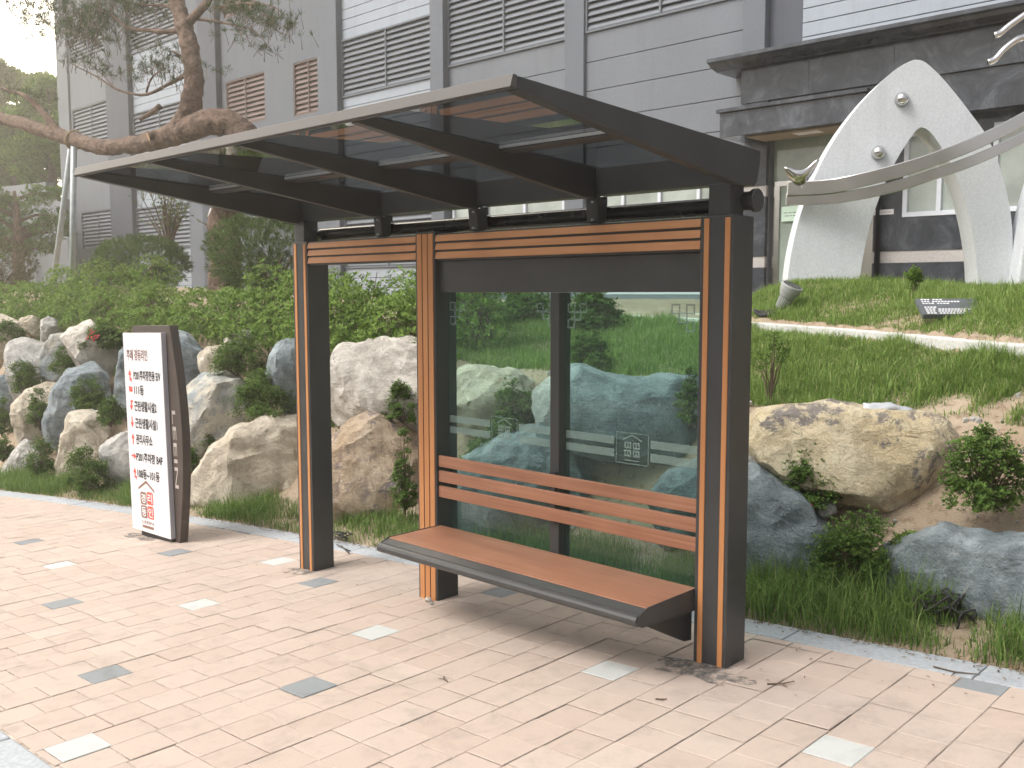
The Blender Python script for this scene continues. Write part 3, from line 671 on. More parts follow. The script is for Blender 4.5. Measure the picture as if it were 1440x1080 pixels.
SH = [(41, 530, 44, 52, 'azalea in front of the tall grey boulder, far left', 1), (20, 466, 42, 28, 'low azalea on the yellowish boulder at the left edge', 1),
      (98, 509, 42, 32, 'azalea between the oval grey boulder and the large pale boulder', 1), (128, 553, 50, 50, 'azalea growing over the tall blue grey boulder', 1),
      (162, 580, 38, 40, 'azalea above the tan standing boulder, beside the sign', 1), (62, 578, 42, 56, 'azalea on the right side of the pinkish rounded boulder', 1),
      (8, 588, 36, 50, 'dark azalea at the left edge above the low grey boulder', 1), (66, 648, 46, 58, 'azalea left of the tan standing boulder near the pavement', 1),
      (130, 662, 62, 66, 'azalea between the tan standing boulder and the sign foot', 1), (10, 632, 32, 34, 'low azalea in the bottom left corner of the bank', 1),
      (340, 503, 76, 54, 'azalea on the small tan boulder left of the left pillar', 1.2), (374, 557, 84, 60, 'spreading azalea above the largest tan boulder', 1.3),
      (296, 620, 28, 28, 'tiny azalea at the foot of the big grey boulder', .7), (270, 655, 36, 66, 'narrow azalea right behind the sign', 1),
      (500, 575, 66, 72, 'azalea in front of the whitish boulder in the open bay', 1.2), (570, 568, 44, 66, 'azalea left of the middle pillar in the open bay', 1),
      (576, 665, 34, 120, 'tall narrow azalea right of the brown boulder', 1.2), (664, 580, 42, 30, 'small azalea low behind the left pane', .8),
      (730, 572, 66, 76, 'azalea behind the left pane beside the mullion', 1.2), (832, 492, 60, 66, 'azalea on the soil behind the right pane', 1.1),
      (690, 640, 70, 60, 'dark azalea behind the pane emblem', 1.2), (975, 560, 40, 90, 'azalea at the right edge of the right pane', .9),
      (1140, 668, 92, 78, 'azalea in front of the yellow boulder with one red flower', 1.3), (1208, 768, 112, 92, 'azalea between the two lower blue boulders', 1.5),
      (1392, 655, 108, 128, 'large azalea right of the yellow boulder', 1.7)]
for i, (px, py, w_, h_, lb, dn) in enumerate(SH):
    shrub(px, py, w_*1.10, h_*1.08, lb, 100+i, dn, flower=[.06, -.16, .05] if 'one red' in lb else None)
shrub(1086, 512, 62, 130, 'sparse woody azalea with bare stems beside the right pillar', 140, 1.0, sparse=True)
shrub(1288, 762, 42, 22, 'bright green broad leaved weed above the lower right boulder', 141, .5, 'hedge', 'weed', 'weed', None, L=.05)
shrub(1288, 396, 14, 40, 'thin seedling on the lawn in front of the dark wall', 142, .4, 'hedge', 'seedling', 'seedling', None, sparse=True, L=.05)
shrub(152, 474, 60, 34, 'azalea with red flowers on the large pale boulder', 143, 1.0, flower=[[.05, -.2, .20], [.16, -.22, .13], [-.05, -.2, .16], [.10, -.2, .24], [.2, -.2, .2]], L=.045)
for i, (px, py, w_, h_, lb) in enumerate([(667, 440, 60, 60, 'dark bushy shrub behind the top of the left pane'), (745, 434, 90, 66, 'twiggy shrub behind the pane mullion'), (838, 432, 66, 60, 'broad leaved shrub at the top left of the right pane')]):
    shrub(px, py, w_*1.1, h_*1.1, lb, 150+i, 1.7, 'azalea', 'garden_shrub', 'shrub', 'garden shrubs behind the glass panes', Y=[4.2, 4.6, 4.4][i], L=.05)

# long azalea hedge on the terrace
rs = np.random.RandomState(21)
def hedge(name, x0, x1, n, m, label, seed):
    rs = np.random.RandomState(seed); cs, rr = [], []
    for i in range(n):
        x = x0+(x1-x0)*(i+rs.rand())/n; row = rs.randint(3); T = terr_edge(x)
        y = 2.55+row*.5+rs.normal(0, .08); top = [1.68, 1.94, 2.10][row]+rs.normal(0, .13)-.30*sm(-12.6, -11.8, x)*(1-sm(-9.4, -8.6, x))+(.12 if x < -12 else 0); r = rs.uniform(.26, .44)
        cs.append((x, y, top-r*.9)); rr.append((r*1.15, r, r*.95))
        cs.append((x+rs.normal(0, .15), y-.05, T+.22)); rr.append((r*1.1, r*.9, .36))
        cs.append((x+rs.normal(0, .25), 2.30+rs.normal(0, .05), T+.10)); rr.append((r*.9, .22, .20))
    root = empty(name, (x0+(x1-x0)/2, 2.9, 1.3), label, 'hedge')
    P_, N_ = blob_points(cs, rr, m, rs, .7, 1.08); N_ = N_*.75+np.array([[0, -.1, .55]]); N_ /= np.linalg.norm(N_, axis=1)[:, None]
    V, F, tn = leaves(P_, N_, None, 6, .058, .021, rs)
    np_mesh('foliage', V, F, MT['hedge'], root, tn)
    st = MB()
    for c_, r_ in zip(cs[::3], rr[::3]):
        b0 = np.array([c_[0]+rs.normal(0, .1), c_[1]+.05, terr_edge(c_[0])-.02])
        for k in range(5): st.tube([b0, b0*.5+np.array(c_)*.5+rs.normal(0, .06, 3), np.array(c_)+rs.normal(0, .15, 3)], [.014, .01, .004], 5)
    st.build('stem', MT['twig'], root)
hedge('azalea_hedge', -17.5, -8.3, 48, 24000, 'long azalea hedge on top of the boulders left of the left pillar', 22)
hedge('azalea_hedge', -8.2, -4.6, 24, 15000, 'azalea hedge seen through the open bay between left and middle pillar', 23)

# thin haze added in place of the lens-flare veil
b = MB().box(-132, 132, -132, 132, -10.5, 21)
hz = b.build('haze', None); hz.data.materials.clear()
m = bpy.data.materials.new('flare_veil_haze'); m.use_nodes = True; m.node_tree.nodes.clear()
ho = m.node_tree.nodes.new('ShaderNodeOutputMaterial'); hv_ = m.node_tree.nodes.new('ShaderNodeVolumePrincipled'); hv_.inputs['Color'].default_value = (1, .95, .86, 1); hv_.inputs['Density'].default_value = .0046; hv_.inputs['Anisotropy'].default_value = .55
m.node_tree.links.new(hv_.outputs[0], ho.inputs['Volume']); hz.data.materials.append(m); tag(hz, kind='stuff')

# dead leaves and crumbs caught along the planting edge
rs = np.random.RandomState(91); m = 1500; x = rs.uniform(-9, 1.9, m); y = np.array([kin(q) for q in x])+np.where(rs.rand(m) < .8, rs.normal(.0, .035, m)-.02, rs.uniform(-.9, -.1, m))
keep = (y > .35) | (rs.rand(m) < .25); x, y = x[keep], y[keep]; P_ = np.stack([x, y, [max(gz(a_)+.004, H(a_, b_)) for a_, b_ in zip(x, y)]], 1)+np.array([0, 0, .004])
V, F, tn = leaves(P_, np.tile([[0, 0, 1.0]], (len(P_), 1)), None, 1, .022, .011, rs, (-.05, .3))
MT['litterleaf'] = leaf_mat('dead_leaf', (.05, .035, .022), (.22, .14, .07), None, .1, .8); o = np_mesh('leaf_litter', V, F, MT['litterleaf'], tint=tn); tag(o, kind='stuff')

# small stones lying on the soil of the bank
rs = np.random.RandomState(57); S, Fc = ico(1); m = 900; V = []; F = []; k = 0
for i in range(m):
    x = rs.uniform(-5, 2.2); y = rs.uniform(1.2, 2.75); z = H(x, y); s_ = .006+.022*rs.rand()**3
    q = S*s_*rs.uniform(.6, 1.3, 3)+rs.normal(0, s_*.12, S.shape)+np.array([x, y, z+s_*.3]); V.append(q); F.append(Fc+k); k += len(S)
o = np_mesh('gravel', np.vstack(V), np.vstack(F), MT['rk_grey']); tag(o, kind='stuff')
# ------------------------------------------------------------------ bus shelter
SH_ = empty('bus_shelter', (-1.76, 0, -.11), 'dark bus shelter with orange slats, glass back and a cantilever roof', 'bus shelter')
XL0, XL1, XM0, XM1, XR0, XR1 = -3.553, -3.373, -2.222, -2.045, -.18, 0.0
DEP = .176; ZT = 2.15
def pillar(x0, x1, zg, strips, top=ZT):
    p = MB().box(x0, x1, 0, DEP, zg-.05, top).build('pillar', MT['dark'], SH_, bevel=.004)
    for a_, b_ in strips:
        MB().box(x0+a_, x0+b_, -.005, .004, zg-.04, top-.012).build('wood_strip', MT['wood_v'], p, bevel=.0015, seg=1)
    return p
two = [(.022, .049), (.134, .161)]; three = [(.017, .060), (.068, .111), (.119, .162)]
pillar(XL0, XL1, gz(XL0), two); pillar(XM0, XM1, gz(XM0), three, ZT+.012); pillar(XR0, XR1, gz(XR0), two)
def header(x0, x1):
    h = MB().box(x0, x1, .013, .10, 1.986, ZT-.001).build('header_beam', MT['dark'], SH_, bevel=.002, seg=1)
    for z0, z1 in ((2.1015, 2.139), (2.051, 2.0885), (1.998, 2.0385)):
        MB().prism_x([(-.002, z0), (.0125, z0), (.0125, z1), (.006, z1)], x0+.002, x1-.002).build('wood_slat', MT['wood_h'], h, bevel=.0012, seg=1)
header(XL1+.0005, XM0-.0005); header(XM1+.0005, XR0-.0005)
MB().box(XM1+.0005, XR0-.0005, .036, .112, 1.796, 1.985).build('header_panel', MT['dark'], SH_, bevel=.003)
# glass back wall
GY = .105
MB().box(-1.163, -1.098, .052, .150, .25, 1.795).build('mullion', MT['dark'], SH_, bevel=.004)
MB().box(XM1+.0005, XR0-.0005, .085, .125, .22, .262).build('bottom_rail', MT['dark'], SH_, bevel=.003)
def pane(x0, x1):
    p = MB().box(x0, x1, GY, GY+.010, .264, 1.795).build('glass_pane', MT['pane'], SH_)
    y0, y1 = GY-.0022, GY-.0008
    e = MB(); xc = (x0+x1)/2 + (.06 if x0 < -1.5 else 0); hw = .105
    if x0 < -1.5: xc = -1.565
    for z0, z1 in ((.998, 1.040), (.930, .972)):
        MB().box(x0+.01, xc-hw-.012, y0, y1, z0, z1).build('etched_band', MT['etch'], p); MB().box(xc+hw+.012, x1-.004, y0, y1, z0, z1).build('etched_band', MT['etch'], p)
    # emblem: rounded square outline with a roofed house of four lettered blocks
    e = MB()
    def ring(cx, cz, w_, h_, t_):
        e.box(cx-w_/2, cx+w_/2, y0, y1, cz+h_/2-t_, cz+h_/2); e.box(cx-w_/2, cx+w_/2, y0, y1, cz-h_/2, cz-h_/2+t_)
        e.box(cx-w_/2, cx-w_/2+t_, y0, y1, cz-h_/2+t_, cz+h_/2-t_); e.box(cx+w_/2-t_, cx+w_/2, y0, y1, cz-h_/2+t_, cz+h_/2-t_)
    zc = .985; ring(xc, zc, hw*2, .165, .004)
    e.prism_y([(xc-.06, zc+.040), (xc, zc+.066), (xc+.06, zc+.040), (xc+.06, zc+.047), (xc, zc+.074), (xc-.06, zc+.047)][::-1], y0, y1)
    for sx in (-1, 1):
        for zz in (.016, -.026):
            ring(xc+sx*.027, zc+zz, .044, .036, .009); e.box(xc+sx*.027-.004, xc+sx*.027+.004, y0, y1, zc+zz-.009, zc+zz+.009)
    e.box(xc-.05, xc+.05, y0, y1, zc-.066, zc-.061)
    e.build('etched_emblem', MT['etch'], p)
    # square fret motif in both top corners
    e = MB(); u = .052; t_ = .0085
    def sq(xa, za_): ring(xa, za_, u, u, t_)
    for side, cx in ((1, -.338 if x0 > -1.5 else x1-.075), (-1, x0+.085)):
        for ix, iz in ((-1, 0), (1, 0), (0, -1), (side, -2)):
            sq(cx+ix*(u-t_)*.98, 1.712+iz*(u-t_)*.98)
    e.build('etched_fret', MT['etch'], p)
pane(XM1+.001, -1.1635); pane(-1.0975, XR0-.001)
# bench
ZS = .357
st = MB().box(XM1+.001, XR0-.001, -.384, .03, ZS-.032, ZS).build('seat', MT['seat'], SH_, bevel=.003)
prof = [(-.3845, ZS-.004), (-.40, ZS-.008), (-.435, ZS-.019)]
for k in range(7):
    q = R(75+k*30); prof.append((-.446+.028*math.cos(q), ZS-.047+.028*math.sin(q)))
prof += [(-.43, ZS-.080), (-.3845, ZS-.080)]
MB().prism_x(prof, XM1-.004, XR0-.004).build('seat_nosing', MT['dark'], SH_, bevel=.002, seg=1)
MB().box(XM1+.002, XR0-.002, -.384, .05, ZS-.072, ZS-.0325).build('seat_tray', MT['dark'], SH_)
side = [(-.447, ZS-.020), (-.40, ZS-.003), (-.384, ZS+.003), (0.05, ZS+.003), (.05, ZS-.112), (0, ZS-.107), (-.43, ZS-.083), (-.468, ZS-.060)]
MB().prism_x(side, XR0-.0035, XR0+.0).build('end_plate', MT['dark'], SH_)
MB().prism_x(side, XM1-.0035, XM1).build('end_plate', MT['dark'], SH_)
for xa in (XR0-.05, XM1+.06):
    MB().prism_x([(-.40, ZS-.0730), (.06, ZS-.073), (.06, .075), (0, .082)], xa-.035, xa).build('bracket', MT['dark'], SH_, bevel=.002, seg=1)
for z0, z1 in ((.727, .797), (.633, .703), (.537, .608)):
    MB().box(XM1+.001, XR0-.001, .014, .034, z0, z1).build('backrest_slat', MT['seat'], SH_, bevel=.004)
for xa in (-1.163,):
    MB().box(xa+.012, xa+.053, .0345, .0515, .52, .81).build('backrest_bracket', MT['dark'], SH_)
# roof
YF, ZF, YB, ZB = -1.515, 2.530, .160, 2.450
def zr(y): return ZF+(ZB-ZF)*(y-YF)/(YB-YF)
RX0, RX1 = -3.545, .034
fa = MB().prism_x([(YF-.002, zr(YF)-.043), (YF+.034, zr(YF)-.043), (YF+.034, zr(YF)), (YF+.012, zr(YF)+.002)], RX0, RX1).build('roof_fascia', MT['fascia'], SH_, bevel=.0015)
MB().prism_x([(YF+.002, zr(YF)-.0435), (YF+.008, zr(YF)-.050), (YF+.035, zr(YF)-.046), (YF+.035, zr(YF)-.0435)], RX0, RX1).build('fascia_lip', MT['dark'], fa)
def zl(y): return 2.478-.1333*(y+1.511)
rx = [RX0+.025, -2.642, -1.757, -.872, RX1-.025]
for i, x in enumerate(rx):
    hwid = .026 if i in (0, 4) else .022
    end = i in (0, 4)
    poly = [(YF+.036, zr(YF)-.050), (-.055, zl(-.055)), (-.03, 2.2825), (.11, 2.2825), (.135, 2.30), (.16, 2.40), (.16, zr(.16)-.002), (YF+.036, zr(YF)-.002 if end else zr(YF)-.016)]
    if not end: poly = [(YF+.036, zr(YF)-.052), (-.055, zl(-.055)), (-.03, 2.2825), (.07, 2.2825), (.07, zr(.07)-.0165), (YF+.036, zr(YF)-.0165)]
    MB().prism_x(poly, x-hwid, x+hwid).build('roof_rafter', MT['dark'], SH_, bevel=.003)
for i in range(4):
    xa, xb = rx[i]+(.0265 if i == 0 else .0225), rx[i+1]-(.0265 if i == 3 else .0225)
    MB().prism_x([(YF+.037, zr(YF)-.0155), (YF+.037, zr(YF)-.004), (.155, zr(.155)-.004), (.155, zr(.155)-.0155)], rx[i]+(.027 if i == 0 else -.002+.004), rx[i+1]-(.027 if i == 3 else .002)).build('roof_panel', MT['roofglass'], SH_)
    MB().box(xa, xb, .045, .15, 2.296, zr(.1)-.017).build('rear_beam', MT['dark'], SH_, bevel=.003)
    p = MB().prism_x([(-.665, zr(-.665)-.040), (-.575, zr(-.575)-.040), (-.575, zr(-.575)-.0165), (-.665, zr(-.665)-.0165)], xa, xb).build('roof_purlin', MT['dark'], SH_, bevel=.002, seg=1)
    MB().prism_x([(-.6685, zr(-.665)-.030), (-.6655, zr(-.665)-.030), (-.6655, zr(-.665)-.0165), (-.6685, zr(-.665)-.0165)], xa+.002, xb-.002).build('purlin_lit_edge', MT['alu'], p)  # bright strip drawn for the lit front edge of the purlin
for xc in (-.088, -3.484):
    MB().box(xc-.058, xc+.058, .012, .13, ZT+.0005, 2.2955).build('roof_post', MT['dark'], SH_, bevel=.003)
TY, TZ = .165, 2.206
for xa, xb in ((-3.42, -.150),):
    MB().tube([(xa, TY, TZ), (xb, TY, TZ)], .043, 24).build('support_tube', MT['tubepaint'], SH_, smooth=False, bevel=0)
for s_, xe in ((1, -.03), (-1, -3.542)):
    MB().tube([(xe-.01*s_, TY-.02, TZ+.015), (xe+.040*s_, TY-.02, TZ+.015)], .044, 24).build('tube_collar', MT['dark'], SH_, bevel=.002, seg=1)
    MB().tube([(xe+.0405*s_, TY-.02, TZ+.015), (xe+.068*s_, TY-.02, TZ+.015)], .054, 24).build('tube_cap', MT['dark'], SH_, bevel=.004)
for x in rx[1:4]:
    h = MB().prism_x([(.03, 2.2815), (.118, 2.2815), (.118, 2.16), (.075, 2.152), (.045, 2.156), (.04, 2.20)], x-.03, x+.045).build('tube_bracket', MT['dark'], SH_, bevel=.004)
    for z in (2.17, 2.262): MB().tube([(x+.02, .020, z), (x+.02, .046, z)], .006, 8).build('bolt', MT['galv'], h)
    MB().box(x-.022, x+.022, .125, .15, 2.25, 2.2955).build('clamp', MT['dark'], SH_)

# mortar and tar smears round the pillar feet
def smear(cx, cy, rx_, ry_, label, seed, hgt=.007):
    rs = np.random.RandomState(seed); n = 26; rings = [0, .35, .62, .82, 1.0]; V = [(cx, cy, gz(cx)+hgt+.004)]; F = []
    k = 1+.75*np.array([noise.noise(Vector((math.cos(q)*1.7, math.sin(q)*1.7, seed)))+.5*noise.noise(Vector((math.cos(q)*5, math.sin(q)*5, seed))) for q in np.linspace(0, 2*math.pi, n, False)])
    for r_ in rings[1:]:
        for i in range(n):
            q = 2*math.pi*i/n; x, y = cx+math.cos(q)*rx_*r_*k[i], cy+math.sin(q)*ry_*r_*k[i]
            V.append((x, y, gz(x)+.0018+hgt*(1-r_)*(.6+.8*rs.rand())))
    F3 = [(0, 1+i, 1+(i+1) % n) for i in range(n)]; F4 = [(1+j*n+i, 1+(j+1)*n+i, 1+(j+1)*n+(i+1) % n, 1+j*n+(i+1) % n) for j in range(len(rings)-2) for i in range(n)]
    o = np_mesh('mortar_patch', V, [np.array(F3), np.array(F4)], MT['mortar'], smooth=True); tag(o, label, 'mortar patch')
t = NT('dark_mortar'); v = t.coords(); n_ = t.noise(v, 16, 7, .75)
c = t.ramp(n_, [(.36, (.06, .06, .062)), (.50, (.20, .18, .16)), (.60, (.46, .37, .31))]); MT['mortar'] = t.done(t.bsdf(c, .8, 0, t.bump(n_, .9, .008), .3))
smear(-.12, -.085, .24, .13, 'dark tarry mortar smeared round the foot of the right pillar', 4)
smear(-3.47, -.05, .15, .075, 'dark mortar smeared round the foot of the left pillar', 6)
def pebble(x, y, r_, label, mat, seed):
    S, Fc = ico(2); X = S*np.array([1.2, .9, .75])*r_
    X = X*(1+.22*np.array([noise.noise(Vector(p)*1.7+Vector((seed, 0, 0))) for p in S]))[:, None]+np.array([x, y, gz(x)+r_*.6])
    o = np_mesh('pebble', X, Fc, MT[mat]); tag(o, label, 'pebble')
pebble(-2.085, -.045, .022, 'whitish pebble against the foot of the middle pillar', 'rk_white', 1)
pebble(-2.02, -.075, .013, 'grey pebble just in front of the middle pillar foot', 'rk_grey', 2)

# ------------------------------------------------------------------ direction sign
def text_obj(name, body, mat, parent, place, w_=None, h_=.08, bold=0.0, ext=.0012, centre=False):
    cu = bpy.data.curves.new('lettering', 'FONT'); cu.body = body; cu.size = 1; cu.extrude = 0; cu.offset = bold; cu.resolution_u = 2
    to = bpy.data.objects.new('lettering_source', cu); COL.objects.link(to)
    dg = bpy.context.evaluated_depsgraph_get(); me = bpy.data.meshes.new_from_object(to.evaluated_get(dg)); bpy.data.objects.remove(to); bpy.data.curves.remove(cu)
    co = np.array([v.co[:] for v in me.vertices]); lo, hi = co.min(0), co.max(0); sx = sy = h_/(hi[1]-lo[1])
    if w_: sx = w_/(hi[0]-lo[0])
    for v in me.vertices:
        x, y = (v.co.x-lo[0])*sx, (v.co.y-lo[1])*sy
        if centre: x -= (hi[0]-lo[0])*sx/2
        v.co = place(x, y)
    me.update(); me.materials.clear()
    return link_mesh(name, me, mat, parent)
SX, SY = -5.98, -.115; sg = gz(SX+.4)
SG = empty('direction_sign', (SX+.38, SY+.06, gz(SX+.38)), 'white apartment direction sign with red arrows on a brown board', 'sign')
PX0, PX1, PZ0, PZ1 = SX-.03, SX+.685, -.300, 1.455          # white panel
PYF = SY
pan = MB().box(PX0, PX1, PYF, PYF+.006, PZ0, PZ1).build('panel', MT['white'], SG, bevel=.002)
MB().box(PX0+.001, PX1, PYF+.0062, PYF+.045, PZ0+.001, PZ1-.001).build('panel_edge', MT['edge'], pan, bevel=.002)
zz = np.linspace(0, 1, 13)
brd = [(PX1+.03+.185*math.sin(math.pi*(.10+.80*q))**1.0*(1 if True else 0)-.02, PZ0-.02+(1.515-PZ0+.02)*q) for q in zz]
brd = [(PX1+.075, PZ0-.05)]+brd+[(PX0+.10, 1.515), (PX0+.10, PZ0-.05)]
MB().prism_y(brd, PYF+.0455, PYF+.120).build('back_board', MT['board'], SG, bevel=.003)
MB().box(PX0+.13, PX1-.02, PYF+.02, PYF+.12, sg-.06, PZ0-.0005).build('plinth', MT['rubber'], SG)
bb = bpy.data.objects['back_board']
def L_(x, z): return (lambda a_, b_: (PX0+x+a_, PYF-.0018, z+b_))
Wd = PX1-PX0
rows = [('주례 경동리인', .085, .55, 1.262, .098, 'brown', .02, None), ('P201주차장전용 E/V', .245, .70, 1.085, .088, 'black', .03, 'up_left'), ('111동', .245, .25, .955, .085, 'black', .03, 'left_up'),
        ('근린생활시설2', .225, .58, .815, .094, 'black', .03, 'down_left'), ('근린생활시설1', .225, .58, .665, .094, 'black', .03, 'down'), ('관리사무소', .225, .43, .520, .094, 'black', .03, 'up'),
        ('P201주차장 B4F', .205, .69, .365, .088, 'black', .03, 'right'), ('108동~101동', .215, .58, .215, .088, 'black', .03, 'up_left')]
def arrow(kind, cx, cz, s=.05):
    e = MB(); y0, y1 = PYF-.002, PYF-.0006
    def head(a_):
        ca, sa = math.cos(a_), math.sin(a_); pts = [(-.6, 0), (0, .9), (.6, 0)]
        e.prism_y([(cx+s*(x*ca-z*sa), cz+s*(x*sa+z*ca)) for x, z in pts][::-1], y0, y1)
    def bar(xa, xb, za_, zb_): e.box(cx+xa*s, cx+xb*s, y0, y1, cz+za_*s, cz+zb_*s)
    if kind in ('up', 'up_left'):
        head(0); bar(-.18, .18, -1.0 if kind == 'up' else -.55, 0.001)
        if kind == 'up_left': bar(-.18, .62, -.95, -.551); bar(.45, .62, -1.25, -.951)
    elif kind in ('down', 'down_left'):
        head(math.pi); bar(-.18, .18, -.001, 1.0 if kind == 'down' else .55)
        if kind == 'down_left': bar(-.18, .6, .551, .95); 
    elif kind == 'right': head(-math.pi/2); bar(-.9, .001, -.18, .18)
    else: head(math.pi/4); bar(-.2, .75, -.35, .05); bar(.4, .75, .051, .5)
    e.build('arrow', MT['red'], pan)
for body, xf, wf, z, h_, mt, bold, ar in rows:
    text_obj('lettering', body, MT[mt], pan, L_(xf*Wd, z-h_*.5), wf*Wd, h_, bold)
    if ar: arrow(ar, PX0+.115*Wd+.02, z)
# emblem: roof over four lettered blocks
e = MB(); ex, ez = PX0+.43*Wd, -.045; y0, y1 = PYF-.0020, PYF-.0006
e.prism_y([(ex-.15, ez+.115), (ex, ez+.185), (ex+.15, ez+.115), (ex+.15, ez+.135), (ex, ez+.208), (ex-.15, ez+.135)][::-1], y0, y1)
e.build('emblem_roof', MT['brown'], pan)
for k, (ch, dx, dz, mt) in enumerate((('경', -.062, .045, 'brown'), ('동', -.062, -.075, 'brown'), ('리', .062, .055, 'red'), ('인', .062, -.070, 'red'))):
    e = MB(); w_, h_ = .056, .056; cx, cz = ex+dx, ez+dz
    e.prism_y([(cx-w_, cz-h_+.012), (cx-w_, cz+h_-.012), (cx-w_+.012, cz+h_), (cx+w_-.012, cz+h_), (cx+w_, cz+h_-.012), (cx+w_, cz-h_+.012), (cx+w_-.012, cz-h_), (cx-w_+.012, cz-h_)], PYF-.0020, PYF-.0006)
    e.build('emblem_block', MT[mt], pan)
    text_obj('lettering', ch, MT['white'], pan, (lambda cx, cz: (lambda a_, b_: (cx-.042+a_, PYF-.0028, cz-.042+b_)))(cx, cz), .084, .084, .02)
text_obj('lettering', 'LEEIN', MT['brown'], pan, lambda a_, b_: (ex-.105+a_, PYF-.0018, ez-.178+b_), .21, .026, .01)
MB().box(ex-.105, ex+.105, PYF-.002, PYF-.0006, ez-.218, ez-.195).build('emblem_bar', MT['brown'], pan)
text_obj('lettering', 'LEEIN', MT['taupe'], bb, lambda a_, b_: (PX1+.040+b_, PYF+.0437, .80-a_), .66, .058, .008)
SG.rotation_euler.y = R(-1.7)
smear(SX+.12, SY-.03, .22, .075, 'dark mortar strip around the foot of the direction sign', 9)

# ------------------------------------------------------------------ loose things
# tangle of cable on the edging
rs = np.random.RandomState(31); c0 = hit_ground(1305, 893)
def cable(name, label, c0, n, rad, spread, seed, zadd=.0):
    rs = np.random.RandomState(seed); e = MB()
    for k in range(n):
        q0 = rs.rand()*6.28; r_ = spread*rs.uniform(.35, 1.0); pts = []
        off = rs.normal(0, spread*.3, 3)
        for i in range(12):
            q = q0+i*.48*rs.uniform(.8, 1.2); x, y = c0[0]+off[0]+math.cos(q)*r_*1.25, c0[1]+off[1]*.5+math.sin(q)*r_*.6
            yy = max(y, kin(x)-.12); pts.append((x, yy, gz(x)+.02+abs(off[2])*1.2+zadd*rs.rand()))
        e.tube(spline(pts, 3), rad, 5)
    for k in range(max(2, n//3)):
        a_ = c0+np.array([rs.normal(0, spread*.6), -.10, 0]); l_ = rs.uniform(.15, .35); q = rs.uniform(-.6, .4)
        b_ = a_+np.array([math.cos(q)*l_, math.sin(q)*l_*.4-.06, 0]); e.tube([(a_[0], a_[1], gz(a_[0])+.016), ((a_[0]+b_[0])/2, (a_[1]+b_[1])/2, gz(a_[0])+.02), (b_[0], b_[1], gz(b_[0])+.012)], rad, 5)
    o = e.build(name, MT['rubber'], smooth=True); tag(o, label, 'cable')
cable('cable_tangle', 'tangle of dark cable in the grass at the lower right', c0+np.array([0, .09, 0]), 9, .0065, .13, 5, .12)
cable('cable_coil', 'small coil of dark cable in the grass behind the left pillar', hit_ground(480, 765)+np.array([0, .02, 0]), 4, .005, .07, 8, .02)
def twig(px, py, l_, q, label):
    c_ = hit_ground(px, py); e = MB(); d = np.array([math.cos(q), math.sin(q), 0])*l_
    p = [c_-d*.5, c_+np.array([d[1], -d[0], 0])*.12, c_+d*.5]; p = [(a_[0], a_[1], gz(a_[0])+.008) for a_ in p]; e.tube(p, [.004, .004, .002], 5)
    m_ = p[1]; e.tube([m_, (m_[0]+d[1]*.4, m_[1]-d[0]*.4, m_[2]+.006)], [.003, .0015], 5)
    o = e.build('twig', MT['twig']); tag(o, label, 'twig')
twig(1098, 962, .13, .9, 'dark forked twig on the paving in front of the right pillar')
twig(1345, 945, .2, .1, 'thin dark twig lying across the grey edging at lower right')
twig(627, 957, .07, -.5, 'short dark twig on the open paving in front of the bench')
twig(930, 985, .05, .6, 'tiny crooked twig on the paving below the right bench end')
# crumpled clear bag on the yellow boulder
S, Fc = ico(4); c_ = hit(1268, 588)
X = S*np.array([.17, .10, .060])
dsp = np.array([.9+.30*(1-2*abs(noise.noise(Vector(p)*1.6+Vector((4, 1, 2)))))+.35*noise.noise(Vector(p)*1.3) for p in S]); X = X*dsp[:, None]
c_ = c_+np.array([-.02, -.16, .045]); o = np_mesh('plastic_bag', X, Fc, MT['litter'], smooth=True); o.location = c_; o.rotation_euler = (0, .12, .5); tag(o, 'crumpled clear plastic bag lying on the yellow boulder', 'plastic bag')
c_ = hit_ground(50, 692); o = np_mesh('paper_scrap', [(c_[0]-.06, c_[1], c_[2]+.02), (c_[0]+.06, c_[1]+.01, c_[2]+.012), (c_[0]+.07, c_[1]+.09, c_[2]+.04), (c_[0]-.05, c_[1]+.08, c_[2]+.02), (c_[0], c_[1]+.04, c_[2]+.05)],
   np.array([(0, 1, 4), (1, 2, 4), (2, 3, 4), (3, 0, 4)]), MT['white']); tag(o, 'white scrap of paper at the kerb on the far left', 'litter')
# ------------------------------------------------------------------ lawn things: spotlight, plaque, black lid
g0 = hit(1096, 438); ax = np.array(atY(1109, 412, g0[1]))-g0; ax /= np.linalg.norm(ax)
SP = empty('garden_spotlight', g0, 'grey garden spotlight tilted in the grass below the sculpture', 'spotlight')
MB().tube([g0-ax*.10, g0+ax*.02], .018, 10).build('stake', MT['plastic'], SP)
bd = MB().tube([g0+ax*.02, g0+ax*.045, g0+ax*.15], [.045, .055, .062], 20).build('lamp_body', MT['plastic'], SP)
e = MB()
for k in range(20):
    q = k*math.pi/10; a_ = np.cross(ax, [0, 1, 0]); a_ /= np.linalg.norm(a_); b_ = np.cross(ax, a_); d = a_*math.cos(q)+b_*math.sin(q)
    e.tube([g0+ax*.045+d*.057, g0+ax*.145+d*.064], .0045, 4)
e.build('cooling_fin', MT['alu'], bd)
hd = MB().tube([g0+ax*.15, g0+ax*.17, g0+ax*.23, g0+ax*.26], [.062, .078, .098, .102], 24).build('lamp_head', MT['plastic'], SP)
MB().tube([g0+ax*.2605, g0+ax*.285], [.108, .106], 24).build('rim', MT['plastic'], hd, bevel=.004)
MB().tube([g0+ax*.286, g0+ax*.288], .092, 20).build('lens', MT['tubepaint'], hd)
p0 = hit(1336, 444); p0 = p0+np.array([0, 0, .03])
